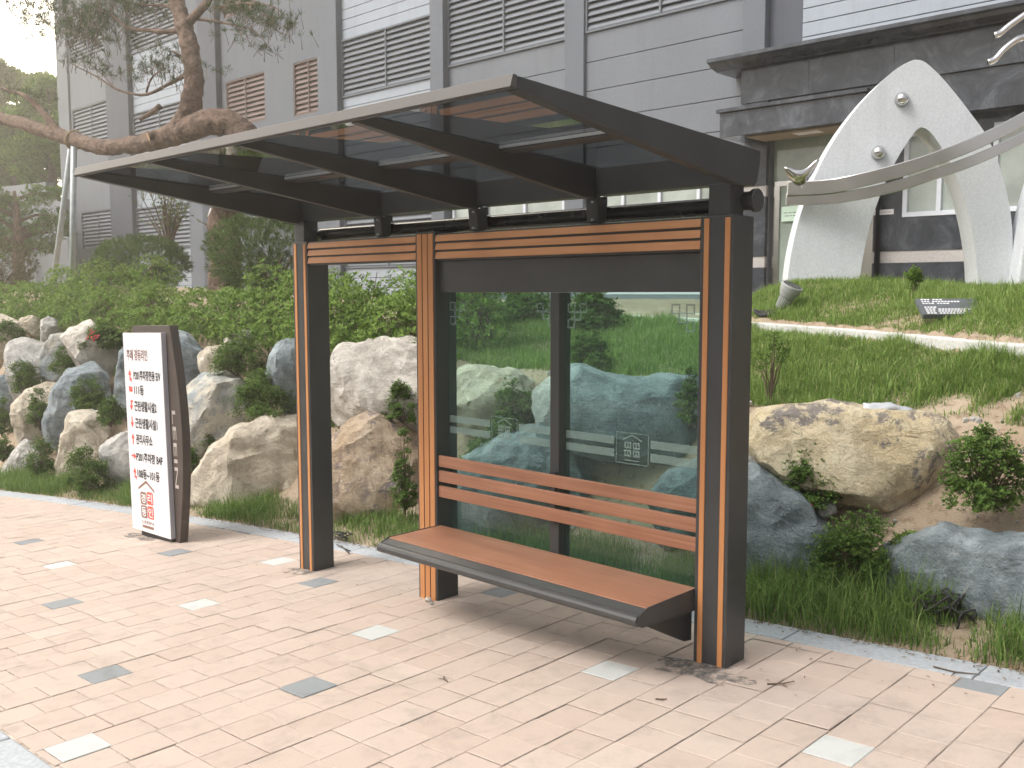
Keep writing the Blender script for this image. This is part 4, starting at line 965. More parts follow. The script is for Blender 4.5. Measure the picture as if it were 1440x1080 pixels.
xa = np.array([math.cos(.72), math.sin(.72), .0]); ya = np.array([-xa[1]*.76+xa[0]*.1, xa[0]*.76+xa[1]*.1, .34]); ya /= np.linalg.norm(ya); p0 = p0+np.array([.0, -.02, .045]); nz_ = np.cross(xa, ya)
PL = empty('plaque', p0, 'dark stone plaque with white lettering set in the lawn', 'plaque')
def slab(name, hx, hy, t_, mat, parent, off=0.0, cx=0.0, cy=0.0):
    V = [p0+xa*(cx+sx*hx)+ya*(cy+sy*hy)+nz_*(off+z) for z in (0, t_) for sx, sy in ((-1, -1), (1, -1), (1, 1), (-1, 1))]
    return V
e = MB().add(slab('', .235, .150, .04, None, None, -.04), [(3, 2, 1, 0), (4, 5, 6, 7), (0, 1, 5, 4), (1, 2, 6, 5), (2, 3, 7, 6), (3, 0, 4, 7)]).build('slab', simple('dark_slate', (.09, .10, .11), .45, 0, .15, 9), PL, bevel=.004)
rs = np.random.RandomState(3); e2 = MB()
for r_, (n, st_) in enumerate(((3, 3), (3, 9), (4, 4), (0, 0), (4, 0), (3, 12), (3, 9), (3, 8))):
    x = -.20; y = .125-r_*.036
    for k in range(n+st_):
        if n+st_ == 0: break
        w_ = rs.uniform(.014, .022)
        if k == n: x += .018
        e2.add(slab('', w_/2, .0095, .001, None, None, .0008, x+w_/2, y), [(3, 2, 1, 0), (4, 5, 6, 7), (0, 1, 5, 4), (1, 2, 6, 5), (2, 3, 7, 6), (3, 0, 4, 7)])
        x += w_+.007
e2.build('inscription', MT['white'], PL)
c_ = hit(1076, 447); S, Fc = ico(3); X = S*np.array([.13, .07, .03]); X[:, 2] += .02*np.sin(X[:, 0]*25)+.25*X[:, 0]**2*4*.3
o = np_mesh('plastic_tray', X, Fc, MT['rubber'], smooth=True); o.location = c_+np.array([0, .02, .045]); o.rotation_euler = (.3, .22, .6); tag(o, 'black plastic tray lying on the lawn by the white kerb', 'tray')

# ------------------------------------------------------------------ granite sculpture with steel bands
B0 = np.array(atY(1107, 414, 5.75)); ANG = R(36)
sr = np.array([math.cos(ANG), math.sin(ANG), 0]); sn = np.array([sr[1], -sr[0], 0])            # along the face, out of the face
def on_face(px, py, d=0.0): return at_plane(px, py, B0+sn*d, sn)
SC_ = empty('arch_sculpture', hit(1215, 412), 'pale granite arch sculpture with steel balls and curved bands', 'sculpture')
outer = [(1104, 425), (1107, 400), (1111, 365), (1120, 322), (1134, 278), (1152, 235), (1176, 192), (1205, 152), (1235, 119), (1262, 96), (1280, 86), (1290, 84), (1302, 88), (1322, 106), (1345, 133), (1368, 163), (1387, 190), (1404, 228), (1416, 270), (1423, 315), (1424, 360), (1421, 425)]
inner = [(1374, 425), (1374, 380), (1369, 335), (1360, 292), (1346, 250), (1328, 214), (1312, 190), (1300, 180), (1291, 181), (1282, 192), (1266, 216), (1248, 250), (1233, 288), (1221, 326), (1213, 366), (1208, 400), (1206, 425)]
def cv(pts, n=3): return spline(pts, n)
ring = [on_face(*p) for p in cv(outer)]+[on_face(*p) for p in cv(inner)]
T_ = .40
def arch(name, ringpts, T_, off=0.0):
    n = len(ringpts); V = [p+sn*off for p in ringpts]+[p+sn*(off-T_) for p in ringpts]
    bm = bmesh.new(); vs = [bm.verts.new(v) for v in V]
    f1 = bm.faces.new(vs[:n]); f2 = bm.faces.new(vs[n:][::-1])
    for i in range(n): bm.faces.new((vs[i], vs[i+n], vs[(i+1) % n+n], vs[(i+1) % n]))
    bmesh.ops.recalc_face_normals(bm, faces=bm.faces); bmesh.ops.triangulate(bm, faces=[f1, f2])
    me = bpy.data.meshes.new(name); bm.to_mesh(me); bm.free()
    o = link_mesh(name, me, MT['granite'], SC_); b = o.modifiers.new('bevel', 'BEVEL'); b.width = .042; b.segments = 4; b.limit_method = 'ANGLE'; b.angle_limit = R(50)
    return o
arch('arch', ring, T_)
leg = [on_face(*p) for p in cv([(1416, 425), (1420, 380), (1428, 330), (1438, 285), (1452, 240), (1470, 200), (1495, 160), (1530, 170), (1535, 240), (1525, 330), (1515, 425)])]
arch('rear_arch', leg, .4, .25)
def ball(px, py, r_, d=.0):
    p = on_face(px, py); S, Fc = ico(4); o = np_mesh('steel_ball', S*r_+p+sn*(d+r_*.35), Fc, MT['steel'], SC_, smooth=True)
    k = MB().tube([p+sn*.002, p+sn*.012], r_*1.12, 24).build('ball_collar', MT['galv'], o)
ball(1268, 140, .069); ball(1235, 215, .069); 
pb = on_face(1111, 399); S, Fc = ico(3); np_mesh('steel_ball', S*.045+pb+np.array([-.02, -.02, 0]), Fc, MT['steel'], SC_, smooth=True)
def band(name, pts, d, th, wd):
    """flat steel ribbon along picture points, standing d metres in front of the granite"""
    C_ = spline([list(on_face(x, y, dd)) for (x, y), dd in zip(pts, d)], 8); e = MB(); vs = []
    for p in C_:
        for a_, b_ in ((-.5, -.5), (.5, -.5), (.5, .5), (-.5, .5)): vs.append(p+sn*wd*a_+np.array([0, 0, 1.0])*th*b_)
    n = len(C_); e.add(vs, [(4*i+k, 4*i+(k+1) % 4, 4*i+4+(k+1) % 4, 4*i+4+k) for i in range(n-1) for k in range(4)]+[(3, 2, 1, 0), (4*n-4, 4*n-3, 4*n-2, 4*n-1)])
    return e.build(name, MT['steel'], SC_, bevel=.006)
dd = [.10, .22, .34, .40, .42, .42, .40, .36]
band('steel_band', [(1107, 266), (1160, 263), (1205, 255), (1260, 241), (1311, 225), (1360, 206), (1400, 188), (1445, 164), (1500, 132)], [.10, .20, .30, .36, .40, .42, .42, .40, .36], .145, .06)
band('steel_band', [(1105, 281), (1160, 280), (1205, 274), (1260, 262), (1311, 246), (1360, 229), (1400, 212), (1445, 190), (1500, 158)], [.06, .16, .26, .32, .36, .38, .38, .36, .32], .118, .05)
def boat():
    n = 13; V = []; F = []
    L0, L1 = np.array([1104, 235.0]), np.array([1151, 224.0])
    for j in range(2):
        for i in range(n):
            t_ = i/(n-1); px = L0[0]+(L1[0]-L0[0])*t_; sag = 30*math.sin(math.pi*t_**.9)**.9; top = 10*math.sin(math.pi*t_)**1.2
            base = L0[1]*(1-t_)+L1[1]*t_
            V.append(on_face(px, base+(sag if j else top*.95), .16+(.0 if j else .07)))
    F = [(i, i+1, n+i+1, n+i) for i in range(n-1)]
    o = np_mesh('steel_leaf', V, np.array(F), MT['steel'], SC_, smooth=True); s_ = o.modifiers.new('thick', 'SOLIDIFY'); s_.thickness = .03; s_.offset = 0
boat()
MB().tube([on_face(1128, 266, .16), on_face(1128, 256, .16)], .012, 10).build('leaf_stem', MT['steel'], SC_)
for pts in ([(1399, 50), (1408, 46), (1420, 36), (1440, 22), (1480, -6)], [(1390, 88), (1400, 83), (1414, 68), (1430, 56), (1445, 50), (1490, 22)]):
    C_ = spline([list(on_face(x, y, .3)) for x, y in pts], 6); MB().tube(C_, [.034]*len(C_), 12).build('steel_prong', MT['steel'], SC_, smooth=True)

# ------------------------------------------------------------------ apartment building
MT['f_grey'] = facade_mat('grey_stone_cladding', (.190, .208, .235), .06, .22)
MT['f_mid'] = facade_mat('grey_pilaster', (.155, .173, .20), .06, .25)
MT['f_dark'] = facade_mat('slate_pilaster', (.085, .095, .118), .08, .15, .6)
MT['f_white'] = facade_mat('white_siding', (.345, .388, .44), .04, .08, .55)
MT['f_plain'] = facade_mat('plain_grey_render', (.147, .163, .186), .05, .08)
MT['f_pale'] = facade_mat('pale_grey_render', (.19, .205, .225), .05, .08)
t = NT('dark_marble'); v = t.coords(); n_ = t.noise(v, 1.7, 9, .72, 1.4); c = t.ramp(n_, [(.36, (.024, .028, .036)), (.52, (.047, .054, .066)), (.68, (.11, .12, .14))]); MT['marble'] = t.done(t.bsdf(c, .22, 0, None, .5))
MT['louvre'] = simple('grey_louvre_paint', (.140, .157, .182), .5, 0, .05, 3)
MT['louvre_red'] = simple('brown_louvre_paint', (.15, .105, .092), .5, 0, .06, 3)
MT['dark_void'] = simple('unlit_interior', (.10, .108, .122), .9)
MT['lightband'] = facade_mat('light_stone_band', (.45, .435, .42), .06, .35)
MT['doorglass'] = simple('green_grey_glass', (.27, .33, .29), .06, 0, .25, 1.3, 0, .8)
MT['winglass'] = simple('pale_reflecting_glass', (.36, .41, .38), .06, 0, .3, 1.1, 0, .8)
MT['winframe'] = simple('white_window_frame', (.62, .66, .72), .4, 0, .02)
MT['soffit'] = simple('tan_soffit', (.25, .20, .145), .5, 0, .05)
MT['notice'] = simple('pale_green_paper', (.58, .76, .64), .7, 0, .02)
FY = 11.0
BL = empty('apartment_building', (-18, FY, 1.5), 'grey apartment block with louvred openings and a dark entrance', 'building')
ZTOP = 17.0
MB().box(-35.2, 14, FY+.40, FY+9, -2.0, ZTOP).build('main_wall', MT['f_plain'], BL)
def boards(x0, x1, z0, z1, pitch, mat, y=FY+.06, gap=.014, name='cladding'):
    e = MB(); n = max(1, round((z1-z0)/pitch)); h = (z1-z0)/n
    for i in range(n): e.box(x0, x1, y, y+.33, z0+i*h+gap/2, z0+(i+1)*h-gap/2)
    e.build(name, mat, BL, bevel=.003, seg=1)
def louvre(x0, x1, z0, z1, red=False, y=FY, pitch=.125):
    m_ = MT['louvre_red'] if red else MT['louvre']; f_ = .045
    e = MB(); e.box(x0, x1, y+.02, y+.12, z0, z0+f_); e.box(x0, x1, y+.02, y+.12, z1-f_, z1); e.box(x0, x0+f_, y+.02, y+.12, z0+f_, z1-f_); e.box(x1-f_, x1, y+.02, y+.12, z0+f_, z1-f_)
    fr = e.build('louvre_frame', m_, BL, bevel=.004, seg=1)
    e = MB(); n = max(3, int((z1-z0-2*f_)/pitch)); h = (z1-z0-2*f_)/n
    for i in range(n):
        zb_ = z0+f_+i*h
        e.prism_x([(y+.04, zb_+h*.10), (y+.04, zb_+h*.22), (y+.095, zb_+h*.96), (y+.095, zb_+h*.96-.014)], x0+f_+.002, x1-f_-.002)
    e.build('louvre_slat', m_, fr)
    k = max(1, round((x1-x0)/1.75)); e = MB()
    for i in range(1, k+1):
        if i < k or k == 1:
            xx = x0+(x1-x0)*(i/k if k > 1 else .5); e.box(xx-.02, xx+.02, y+.018, y+.034, z0+f_, z1-f_)
    if e.v: e.build('louvre_post', m_, fr)
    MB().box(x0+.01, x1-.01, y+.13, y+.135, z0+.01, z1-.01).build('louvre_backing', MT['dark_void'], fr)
def wall_with_hole(x0, x1, zs, mat, pitch=None):
    """bay wall between x0 and x1 built up around full-width openings: zs = list of (z0, z1) solid ranges"""
    for z0, z1 in zs:
        if pitch: boards(x0, x1, z0, z1, pitch, mat)
        else: MB().box(x0, x1, FY+.06, FY+.39, z0, z1).build('wall_panel', mat, BL)
def pil(x0, x1, mat, y=FY-.12): MB().box(x0, x1, y, FY+.395, -1.5, ZTOP).build('pilaster', MT[mat], BL, bevel=.01, seg=1)
# bay with plain wall and louvres framed inside it
def plain_bay(x0, x1, mat, lv, red):
    zs_ = sorted(set([-1.5, ZTOP]+[z for l in lv for z in l[2:4]]))
    for i in range(len(zs_)-1):
        za_, zb_ = zs_[i], zs_[i+1]; cuts = sorted([(l[0], l[1]) for l in lv if l[2] <= za_ and l[3] >= zb_]); x = x0
        for a_, b_ in cuts+[(x1, x1)]:
            if a_-x > .01: MB().box(x, a_, FY+.06, FY+.39, za_, zb_).build('wall_panel', MT[mat], BL)
            x = b_
    for l in lv: louvre(l[0], l[1], l[2], l[3], red, FY+.05)
pil(-35.2, -34.25, 'f_pale', FY-.02)
plain_bay(-34.25, -30.9, 'f_pale', [(-34.2, -31.05, 10.0, 11.9), (-34.15, -31.0, 7.0, 8.45), (-33.75, -30.95, 3.35, 4.72)], False)
pil(-30.9, -29.25, 'f_dark')
wall_with_hole(-29.25, -25.6, [(-1.5, 3.2), (4.6, 6.0), (7.7, 9.6), (11.1, ZTOP)], MT['f_white'], .24)
for z0, z1 in ((3.2, 4.6), (6.0, 7.7), (9.6, 11.1)): louvre(-29.25, -25.6, z0, z1)
pil(-25.6, -24.6, 'f_mid', FY-.02); pil(-24.6, -23.6, 'f_dark')
plain_bay(-23.6, -18.6, 'f_plain', [(-23.38, -21.32, 6.55, 7.86), (-19.94, -18.60, 6.45, 7.84), (-23.4, -21.6, 9.62, 11.0)], True)
pil(-18.6, -17.77, 'f_mid')
wall_with_hole(-17.77, -14.3, [(-1.5, 2.4), (3.8, 6.64), (8.05, ZTOP)], MT['f_white'], .24); louvre(-17.77, -14.3, 6.64, 8.05); louvre(-17.77, -14.3, 2.4, 3.8)
pil(-14.3, -13.86, 'f_mid')
wall_with_hole(-13.86, -10.41, [(-1.5, 2.55), (4.0, 6.77), (9.1, ZTOP)], MT['f_grey'], .52); louvre(-13.86, -10.41, 6.77, 9.1); 
pil(-10.41, -9.92, 'f_mid', FY-.02)
wall_with_hole(-9.92, -6.42, [(-1.5, 1.75), (4.05, 6.80), (9.1, ZTOP)], MT['f_grey'], .52); louvre(-9.92, -6.42, 6.80, 9.1)
def window(x0, x1, z0, z1, parts, y=FY+.07):
    f_ = .07; e = MB(); e.box(x0, x1, y, y+.12, z0, z0+f_); e.box(x0, x1, y, y+.12, z1-f_, z1); e.box(x0, x0+f_, y, y+.12, z0+f_, z1-f_); e.box(x1-f_, x1, y, y+.12, z0+f_, z1-f_)
    for i in range(1, parts): xx = x0+(x1-x0)*i/parts; e.box(xx-.035, xx+.035, y, y+.12, z0+f_, z1-f_)
    fr = e.build('window', MT['winframe'], BL, bevel=.004, seg=1)
    MB().box(x0+.02, x1-.02, y+.05, y+.06, z0+.02, z1-.02).build('pane', MT['winglass'], fr)
window(-13.8, -10.47, 2.55, 4.0, 3); window(-9.86, -6.48, 1.75, 4.05, 4)
pil(-6.42, -6.0, 'f_mid', FY-.05)
MB().box(-6.0, -5.38, FY+.1, FY+.39, 5.7, ZTOP).build('recess_panel', MT['f_dark'], BL)
boards(-5.38, 14, 5.70, ZTOP, .225, MT['f_white'], name='white_cladding')
# entrance block
EY = 10.55
MB().box(-6.19, 14, EY, FY+.395, 4.90, 5.45).build('frieze', MT['marble'], BL)
for k in range(9): MB().box(-5.0+k*1.35, -4.99+k*1.35, EY-.003, EY+.01, 4.92, 5.44).build('frieze_joint', MT['dark_void'], BL)
e = MB().prism_x([(EY-.42, 5.62), (EY-.42, 5.56), (EY-.36, 5.545), (EY-.30, 5.50), (EY-.12, 5.46), (EY-.12, 5.4525), (FY+.05, 5.4525), (FY+.05, 5.69), (EY-.3, 5.64)], -6.60, 14).build('cornice', MT['marble'], BL, bevel=.006, seg=1)
CY0 = 9.75
cx0 = float(atY(1012, 165, CY0)[0]); zc1 = float(atY(1012, 160, CY0)[2]); zc0 = float(atY(1012, 194, CY0)[2])
MB().box(cx0, -3.7, CY0, EY-.002, zc0, zc1).build('canopy', MT['marble'], BL, bevel=.006, seg=1)
MB().box(cx0-.04, -3.66, CY0-.05, EY-.002, zc1+.002, zc1+.06).build('canopy_coping', MT['marble'], BL, bevel=.006, seg=1)
MB().box(cx0+.4, -3.9, CY0+.15, EY-.05, zc0-.02, zc0-.002).build('canopy_soffit', MT['soffit'], BL)
MB().box(-4.95, -4.55, CY0+.25, CY0+.45, zc0-.035, zc0-.0215).build('canopy_lamp', MT['white'], BL)
DY = 10.75
xj = float(atY(1086, 300, DY)[0]); xk = float(atY(1055, 300, DY-.2)[0])
def col(x0, x1, y0, y1):
    for z0, z1, m_ in ((1.3, 2.20, 'marble'), (2.20, 2.38, 'lightband'), (2.38, 3.36, 'marble'), (3.36, 3.54, 'lightband'), (3.54, 4.895, 'marble')):
        MB().box(x0, x1, y0+(.012 if m_ == 'lightband' else 0), y1, z0, z1).build('entrance_column', MT[m_], BL)
col(xk-.15, xj-.03, DY-.18, FY+.39)
MB().box(xj-.03, xj-.005, DY-.1, DY+.1, 1.4, 4.3).build('door_jamb', MT['dark_void'], BL)
xd1 = -3.95
MB().box(xj, xd1, DY-.02, DY+.06, 1.4, 1.62).build('door_sill', MT['f_mid'], BL)
dr = MB().box(xj, xj+.14, DY-.03, DY+.05, 1.621, 3.52).box(xj, xd1, DY-.03, DY+.05, 3.521, 3.60).box(xd1-.16, xd1, DY-.03, DY+.05, 1.621, 3.52).box(xj+1.0, xj+1.08, DY-.03, DY+.05, 1.621, 3.52).build('entrance_door', MT['steel'], BL)
MB().box(xj+.141, xd1-.161, DY, DY+.012, 1.621, 3.52).build('door_glass', MT['doorglass'], dr)
MB().box(xj+.01, xd1, DY, DY+.012, 3.601, 4.34).build('transom_glass', MT['doorglass'], dr)
MB().box(xj, 14, EY+.05, FY+.39, 4.34, 4.895).build('lintel', MT['marble'], BL)
# dark wall with light band and window to the right of the door
wx0, wx1, wz0, wz1 = -3.62, -2.55, 2.93, 4.2
for x0, x1, z0, z1, m_ in ((xd1+.002, 14, 1.2, 2.24, 'marble'), (xd1+.002, 14, 2.24, 2.42, 'lightband'), (xd1+.002, 14, 2.42, wz0, 'marble'), (xd1+.002, wx0, wz0, 4.34, 'marble'), (wx1, -2.35, wz0, 4.34, 'marble'), (wx0, wx1, wz1, 4.34, 'marble'), (-.8, 14, wz0, 4.34, 'marble'), (-2.35, -.8, wz1, 4.34, 'marble')):
    MB().box(x0, x1, FY+(.012 if m_ == 'lightband' else 0), FY+.39, z0, z1).build('entrance_wall', MT[m_], BL)
window(wx0, wx1, wz0, wz1, 2, FY-.02); window(-2.35, -.8, wz0, wz1, 2, FY-.02)
q = atY(1106, 292, DY-.06); o = MB().box(q[0]-.10, q[0]+.28, DY-.036, DY-.032, q[2]-.22, q[2]+.02).build('notice_sheet', MT['notice']); tag(o, 'pale green paper notice taped on the entrance door', 'notice')
e = MB(); rs = np.random.RandomState(5)
for r_ in range(2):
    x = q[0]-.06+.02*r_
    for k in range(9):
        w_ = rs.uniform(.012, .022); e.box(x, x+w_, DY-.0375, DY-.0362, q[2]-.09-r_*.05, q[2]-.075-r_*.05); x += w_+.010+(.012 if k in (2, 4) else 0)
e.build('print', MT['black'], o)
o = MB().box(xj+.42, xj+.86, DY-.036, DY-.032, 2.0, 2.58).build('notice_sheet', MT['notice']); tag(o, 'second green notice sheet on the door below the first one', 'notice')
q = atY(1246, 298, FY-.03); o = MB().box(q[0]-.11, q[0]+.11, FY-.012, FY-.001, q[2]-.04, q[2]+.04).build('wall_plate', MT['white'], bevel=.003); tag(o, 'small white plate on the dark wall beside the window', 'plate')
e = MB()
for k in range(8): e.box(q[0]-.085+k*.021, q[0]-.072+k*.021, FY-.0135, FY-.0125, q[2]-.012, q[2]+.010)
e.build('print', MT['taupe'], o)

# stepped grey wall left of the building
RW = empty('retaining_wall', (-40, 9, 2), 'stepped grey concrete wall at the far left behind the hedge', 'wall')
for (xa, ya), (xb, yb), Y in (((-200, 285), (64, 256), 9.4), ((60, 277), (92, 280), 9.1), ((48, 330), (96, 334), 8.8)):
    a_, b_ = atY(xa, ya, Y), atY(xb, yb, Y)
    MB().prism_y([(a_[0], -1), (b_[0], -1), (b_[0], b_[2]), (a_[0], a_[2])][::-1], Y, Y+.28).build('wall_section', MT['f_pale'], RW, bevel=.01, seg=1)

# ------------------------------------------------------------------ old pine with a bent trunk
PT = empty('pine_tree', np.array(atY(322, 400, 4.5))*np.array([1, 1, 0])+np.array([0, 0, 1.5]), 'old bent pine with a long horizontal limb, upper left', 'tree')
def limb(pts, name, n=7, k=10, seed=0):
    C_ = spline([list(atY(x, y, Y))+[r_] for x, y, Y, r_ in pts], n)
    r_ = [p[3]*(1+.10*noise.noise(Vector(p[:3])*4)) for p in C_]
    rough_ = name == 'trunk' or r_[0] > .1
    if rough_: k *= 2
    o = MB().tube([p[:3]+.03*np.array(noise.noise_vector(Vector(p[:3])*1.6)) for p in C_], r_, k, wob=.10 if not rough_ else .05, seed=seed).build(name, MT['bark'], PT, smooth=True)
    if rough_:
        s_ = o.modifiers.new('subdivide', 'SUBSURF'); s_.levels = s_.render_levels = 2; tx = bpy.data.textures.new('bark_plates', 'VORONOI'); tx.noise_scale = .16; tx.distance_metric = 'DISTANCE'; d_ = o.modifiers.new('plates', 'DISPLACE'); d_.texture = tx; d_.strength = .05; d_.texture_coords = 'LOCAL'; d_.mid_level = .4
    return o
trunk = limb([(318, 430, 4.5, .27), (316, 360, 4.5, .25), (318, 300, 4.5, .25), (336, 245, 4.4, .25), (346, 205, 4.3, .26), (328, 176, 4.15, .20), (298, 172, 4.0, .19), (262, 182, 4.0, .19), (228, 195, 4.0, .165), (190, 203, 4.0, .145), (150, 208, 4.0, .135), (105, 197, 4.0, .13), (60, 183, 4.0, .125), (20, 170, 4.0, .12), (-50, 152, 3.9, .10), (-120, 130, 3.8, .08)], 'trunk', 6, 14)
limb([(248, 186, 4.0, .15), (262, 165, 4.0, .17), (270, 140, 4.0, .16), (273, 110, 4.0, .145), (269, 82, 4.0, .14), (264, 55, 4.0, .135), (256, 28, 4.0, .13), (246, -2, 4.0, .12), (232, -50, 4.0, .10), (225, -110, 4.1, .06)], 'branch', 6, 12, 1)
BR = [[(85, 192, 4, .085), (66, 165, 3.9, .075), (55, 152, 3.9, .065), (40, 138, 3.8, .05), (20, 130, 3.8, .04), (-15, 118, 3.7, .025)],
      [(262, 42, 4, .06), (235, 44, 3.9, .045), (205, 41, 3.8, .035), (180, 38, 3.7, .028), (150, 18, 3.6, .018), (128, 12, 3.5, .01)],
      [(262, 34, 4, .075), (278, 18, 4.1, .07), (292, 2, 4.2, .06), (310, -30, 4.3, .04)],
      [(272, 26, 4.1, .03), (305, 30, 4.2, .022), (340, 37, 4.3, .016), (362, 46, 4.3, .011), (374, 58, 4.3, .006)],
      [(266, 104, 4, .04), (240, 118, 3.9, .032), (215, 130, 3.8, .028), (190, 131, 3.7, .022), (160, 124, 3.6, .018), (130, 105, 3.5, .013), (98, 88, 3.4, .007)],
      [(205, 128, 3.8, .018), (216, 108, 3.8, .014), (232, 97, 3.8, .009)], [(160, 124, 3.6, .012), (142, 104, 3.6, .008), (128, 88, 3.6, .005)],
      [(256, 20, 4, .035), (232, 8, 3.9, .025), (200, 6, 3.8, .016), (160, -6, 3.7, .01)], [(246, 0, 4, .05), (220, -20, 3.8, .035), (150, -40, 3.6, .02), (90, -40, 3.4, .012), (40, -30, 3.3, .008)],
      [(232, -50, 4, .05), (160, -70, 3.6, .03), (80, -70, 3.2, .02), (10, -50, 3.0, .01)], [(225, 150, 3.9, .05), (208, 160, 3.8, .04), (196, 166, 3.7, .032)], [(272, 120, 4, .045), (258, 86, 4, .03), (247, 76, 3.9, .02), (240, 72, 3.9, .012)],
      [(300, 10, 4.2, .03), (340, 5, 4.2, .02), (380, 8, 4.2, .012), (400, 22, 4.2, .006)]]
for i, b_ in enumerate(BR): limb(b_, 'branch', 5, 8, 10+i)
q = atY(213, 191, 3.82); e = MB().tube([q+np.array([0.03, .12, .03]), q+np.array([-.01, -.05, -.02])], [.085, .075], 14).build('cut_stub', MT['bark'], PT)
MB().tube([q+np.array([-.0104, -.0505, -.0203]), q+np.array([-.0116, -.0555, -.0222])], .068, 14).build('cut_face', simple('fresh_cut_wood', (.50, .33, .19), .8, 0, .2, 20), e)
SPR = [(60, 22, 3.5, 60, 26), (105, 30, 3.5, 55, 30), (140, 22, 3.6, 55, 28), (120, 52, 3.5, 40, 18), (165, 48, 3.7, 38, 18), (195, 10, 3.8, 46, 16), (45, 40, 3.4, 16, 22), (20, 8, 3.3, 40, 14), (85, 4, 3.4, 60, 14), (170, -10, 3.7, 80, 22),
       (232, 92, 3.8, 30, 16), (245, 74, 3.9, 22, 12), (200, 92, 3.8, 26, 12), (135, 92, 3.6, 22, 12), (170, 106, 3.7, 18, 10), (255, 112, 4, 14, 10), (110, 84, 3.4, 14, 8), (290, 95, 4.1, 12, 6),
       (355, 22, 4.3, 34, 22), (385, 34, 4.2, 22, 26), (402, 24, 4.2, 14, 18), (345, 50, 4.3, 16, 12), (365, 66, 4.3, 12, 9), (330, 6, 4.3, 40, 14), (60, -30, 3.3, 90, 30), (10, 128, 3.7, 20, 10), (45, 132, 3.8, 16, 8)]
rs = np.random.RandomState(77); tp, tn_ = [], []
for px, py, Y, w_, h_ in SPR:
    c_ = np.array(atY(px, py, Y)); mpx = np.dot(c_-CAM, FW)/FPX; n = int(w_*h_*.052)+5
    p = c_+rs.normal(0, 1, (n, 3))*np.array([w_*mpx*.36, .25, h_*mpx*.40]); tp.append(p); tn_.append(np.tile([[-.25, 0, .8]], (n, 1))+rs.normal(0, .5, (n, 3)))
tp, tn_ = np.vstack(tp), np.vstack(tn_); tn_ /= np.linalg.norm(tn_, axis=1)[:, None]
V, F, tt = leaves(tp, tn_, None, 22, .125, .0075, rs, (.1, 1.3)); np_mesh('foliage', V, F, MT['pineleaf'], PT, tt)
e = MB()
for p, n in zip(tp, tn_): e.tube([p-n*.16-np.array([0, 0, .03]), p], [.006, .003], 4, caps=False)
e.build('twig', MT['twig'], PT)
TS = empty('tree_support', atY(98, 400, 4), 'pair of galvanised props holding up the pine limb', 'tree support')
top = np.array(atY(104, 206, 3.86)); b1 = np.array(atY(99, 400, 3.9)); b2 = np.array(atY(68, 400, 4.3))
MB().tube([b1-np.array([0, 0, .6]), top], .056, 14).build('pole', MT['galv'], TS, smooth=True)
MB().tube([b2-np.array([0, 0, .6]), np.array(atY(100, 206, 4.06))], .056, 14).build('pole', MT['galv'], TS, smooth=True)
c_ = np.array(atY(104, 197, 4.0)); pts = [c_+np.array([.07*math.sin(a_), .16*math.cos(a_), .17*math.sin(a_)]) for a_ in np.linspace(0, 6.28, 16)]
MB().tube(pts, .018, 6).build('rope', simple('hemp_rope', (.34, .25, .15), .9, 0, .2, 30), TS)

# ------------------------------------------------------------------ clipped conifers, bare shrub, stone leaf, trees behind
def dome(px0, px1, ytop, ybot, Y, label, seed, mat, m=2600, name='clipped_pine', trunk_on=True):
    rs = np.random.RandomState(seed); cxp = (px0+px1)/2; c_ = np.array(atY(cxp, ybot, Y)); mpx = np.dot(c_-CAM, FW)/FPX
    rx_ = (px1-px0)/2*mpx/math.sqrt(.75); hz = (ybot-ytop)*mpx; g_ = H(c_[0], Y)
    root = empty(name, (c_[0], Y, g_), label, 'shrub')
    cs, rr = [], []
    cs.append(c_+np.array([0, 0, hz*.42])); rr.append((rx_*.86, .75, hz*.56))
    for k in range(9):
        q = rs.rand()*6.28; d = rs.uniform(.3, .62); cs.append(c_+np.array([math.cos(q)*d*rx_, math.sin(q)*d*.75, hz*rs.uniform(.28, .6)])); rr.append((rx_*.42, .36, hz*.40))
    P_, N_ = blob_points(cs, rr, m, rs, .86, c_[2]-.18*hz); N_ = N_*.7+np.array([[0, 0, .55]])+rs.normal(0, .2, N_.shape); N_ /= np.linalg.norm(N_, axis=1)[:, None]
    V, F, tt = leaves(P_, N_, None, 14, .105, .0085, rs, (.35, 1.35)); np_mesh('foliage', V, F, MT[mat], root, tt)
    e = MB()
    for k in range(7):
        t_ = np.array(cs[1+k]); e.tube(spline([[c_[0]+rs.normal(0, .05), Y, g_-.05], [c_[0]+rs.normal(0, .12), Y+rs.normal(0, .1), g_+(c_[2]-g_)*.6], list(t_)], 4), [.05, .048, .045, .04, .036, .03, .026, .02, .012], 6)
    e.build('stem', MT['bark'], root)
dome(120, 276, 334, 392, 4.3, 'low domed clipped pine behind the hedge, left of the taller one', 1, 'domeleaf', 3000)
dome(284, 462, 296, 400, 3.9, 'tall mounded clipped pine behind the hedge beside the roof corner', 2, 'domeleaf', 3600)
dome(-45, 52, 338, 396, 4.4, 'brownish clipped conifer at the left edge of the photo', 3, 'domebrown', 1800)
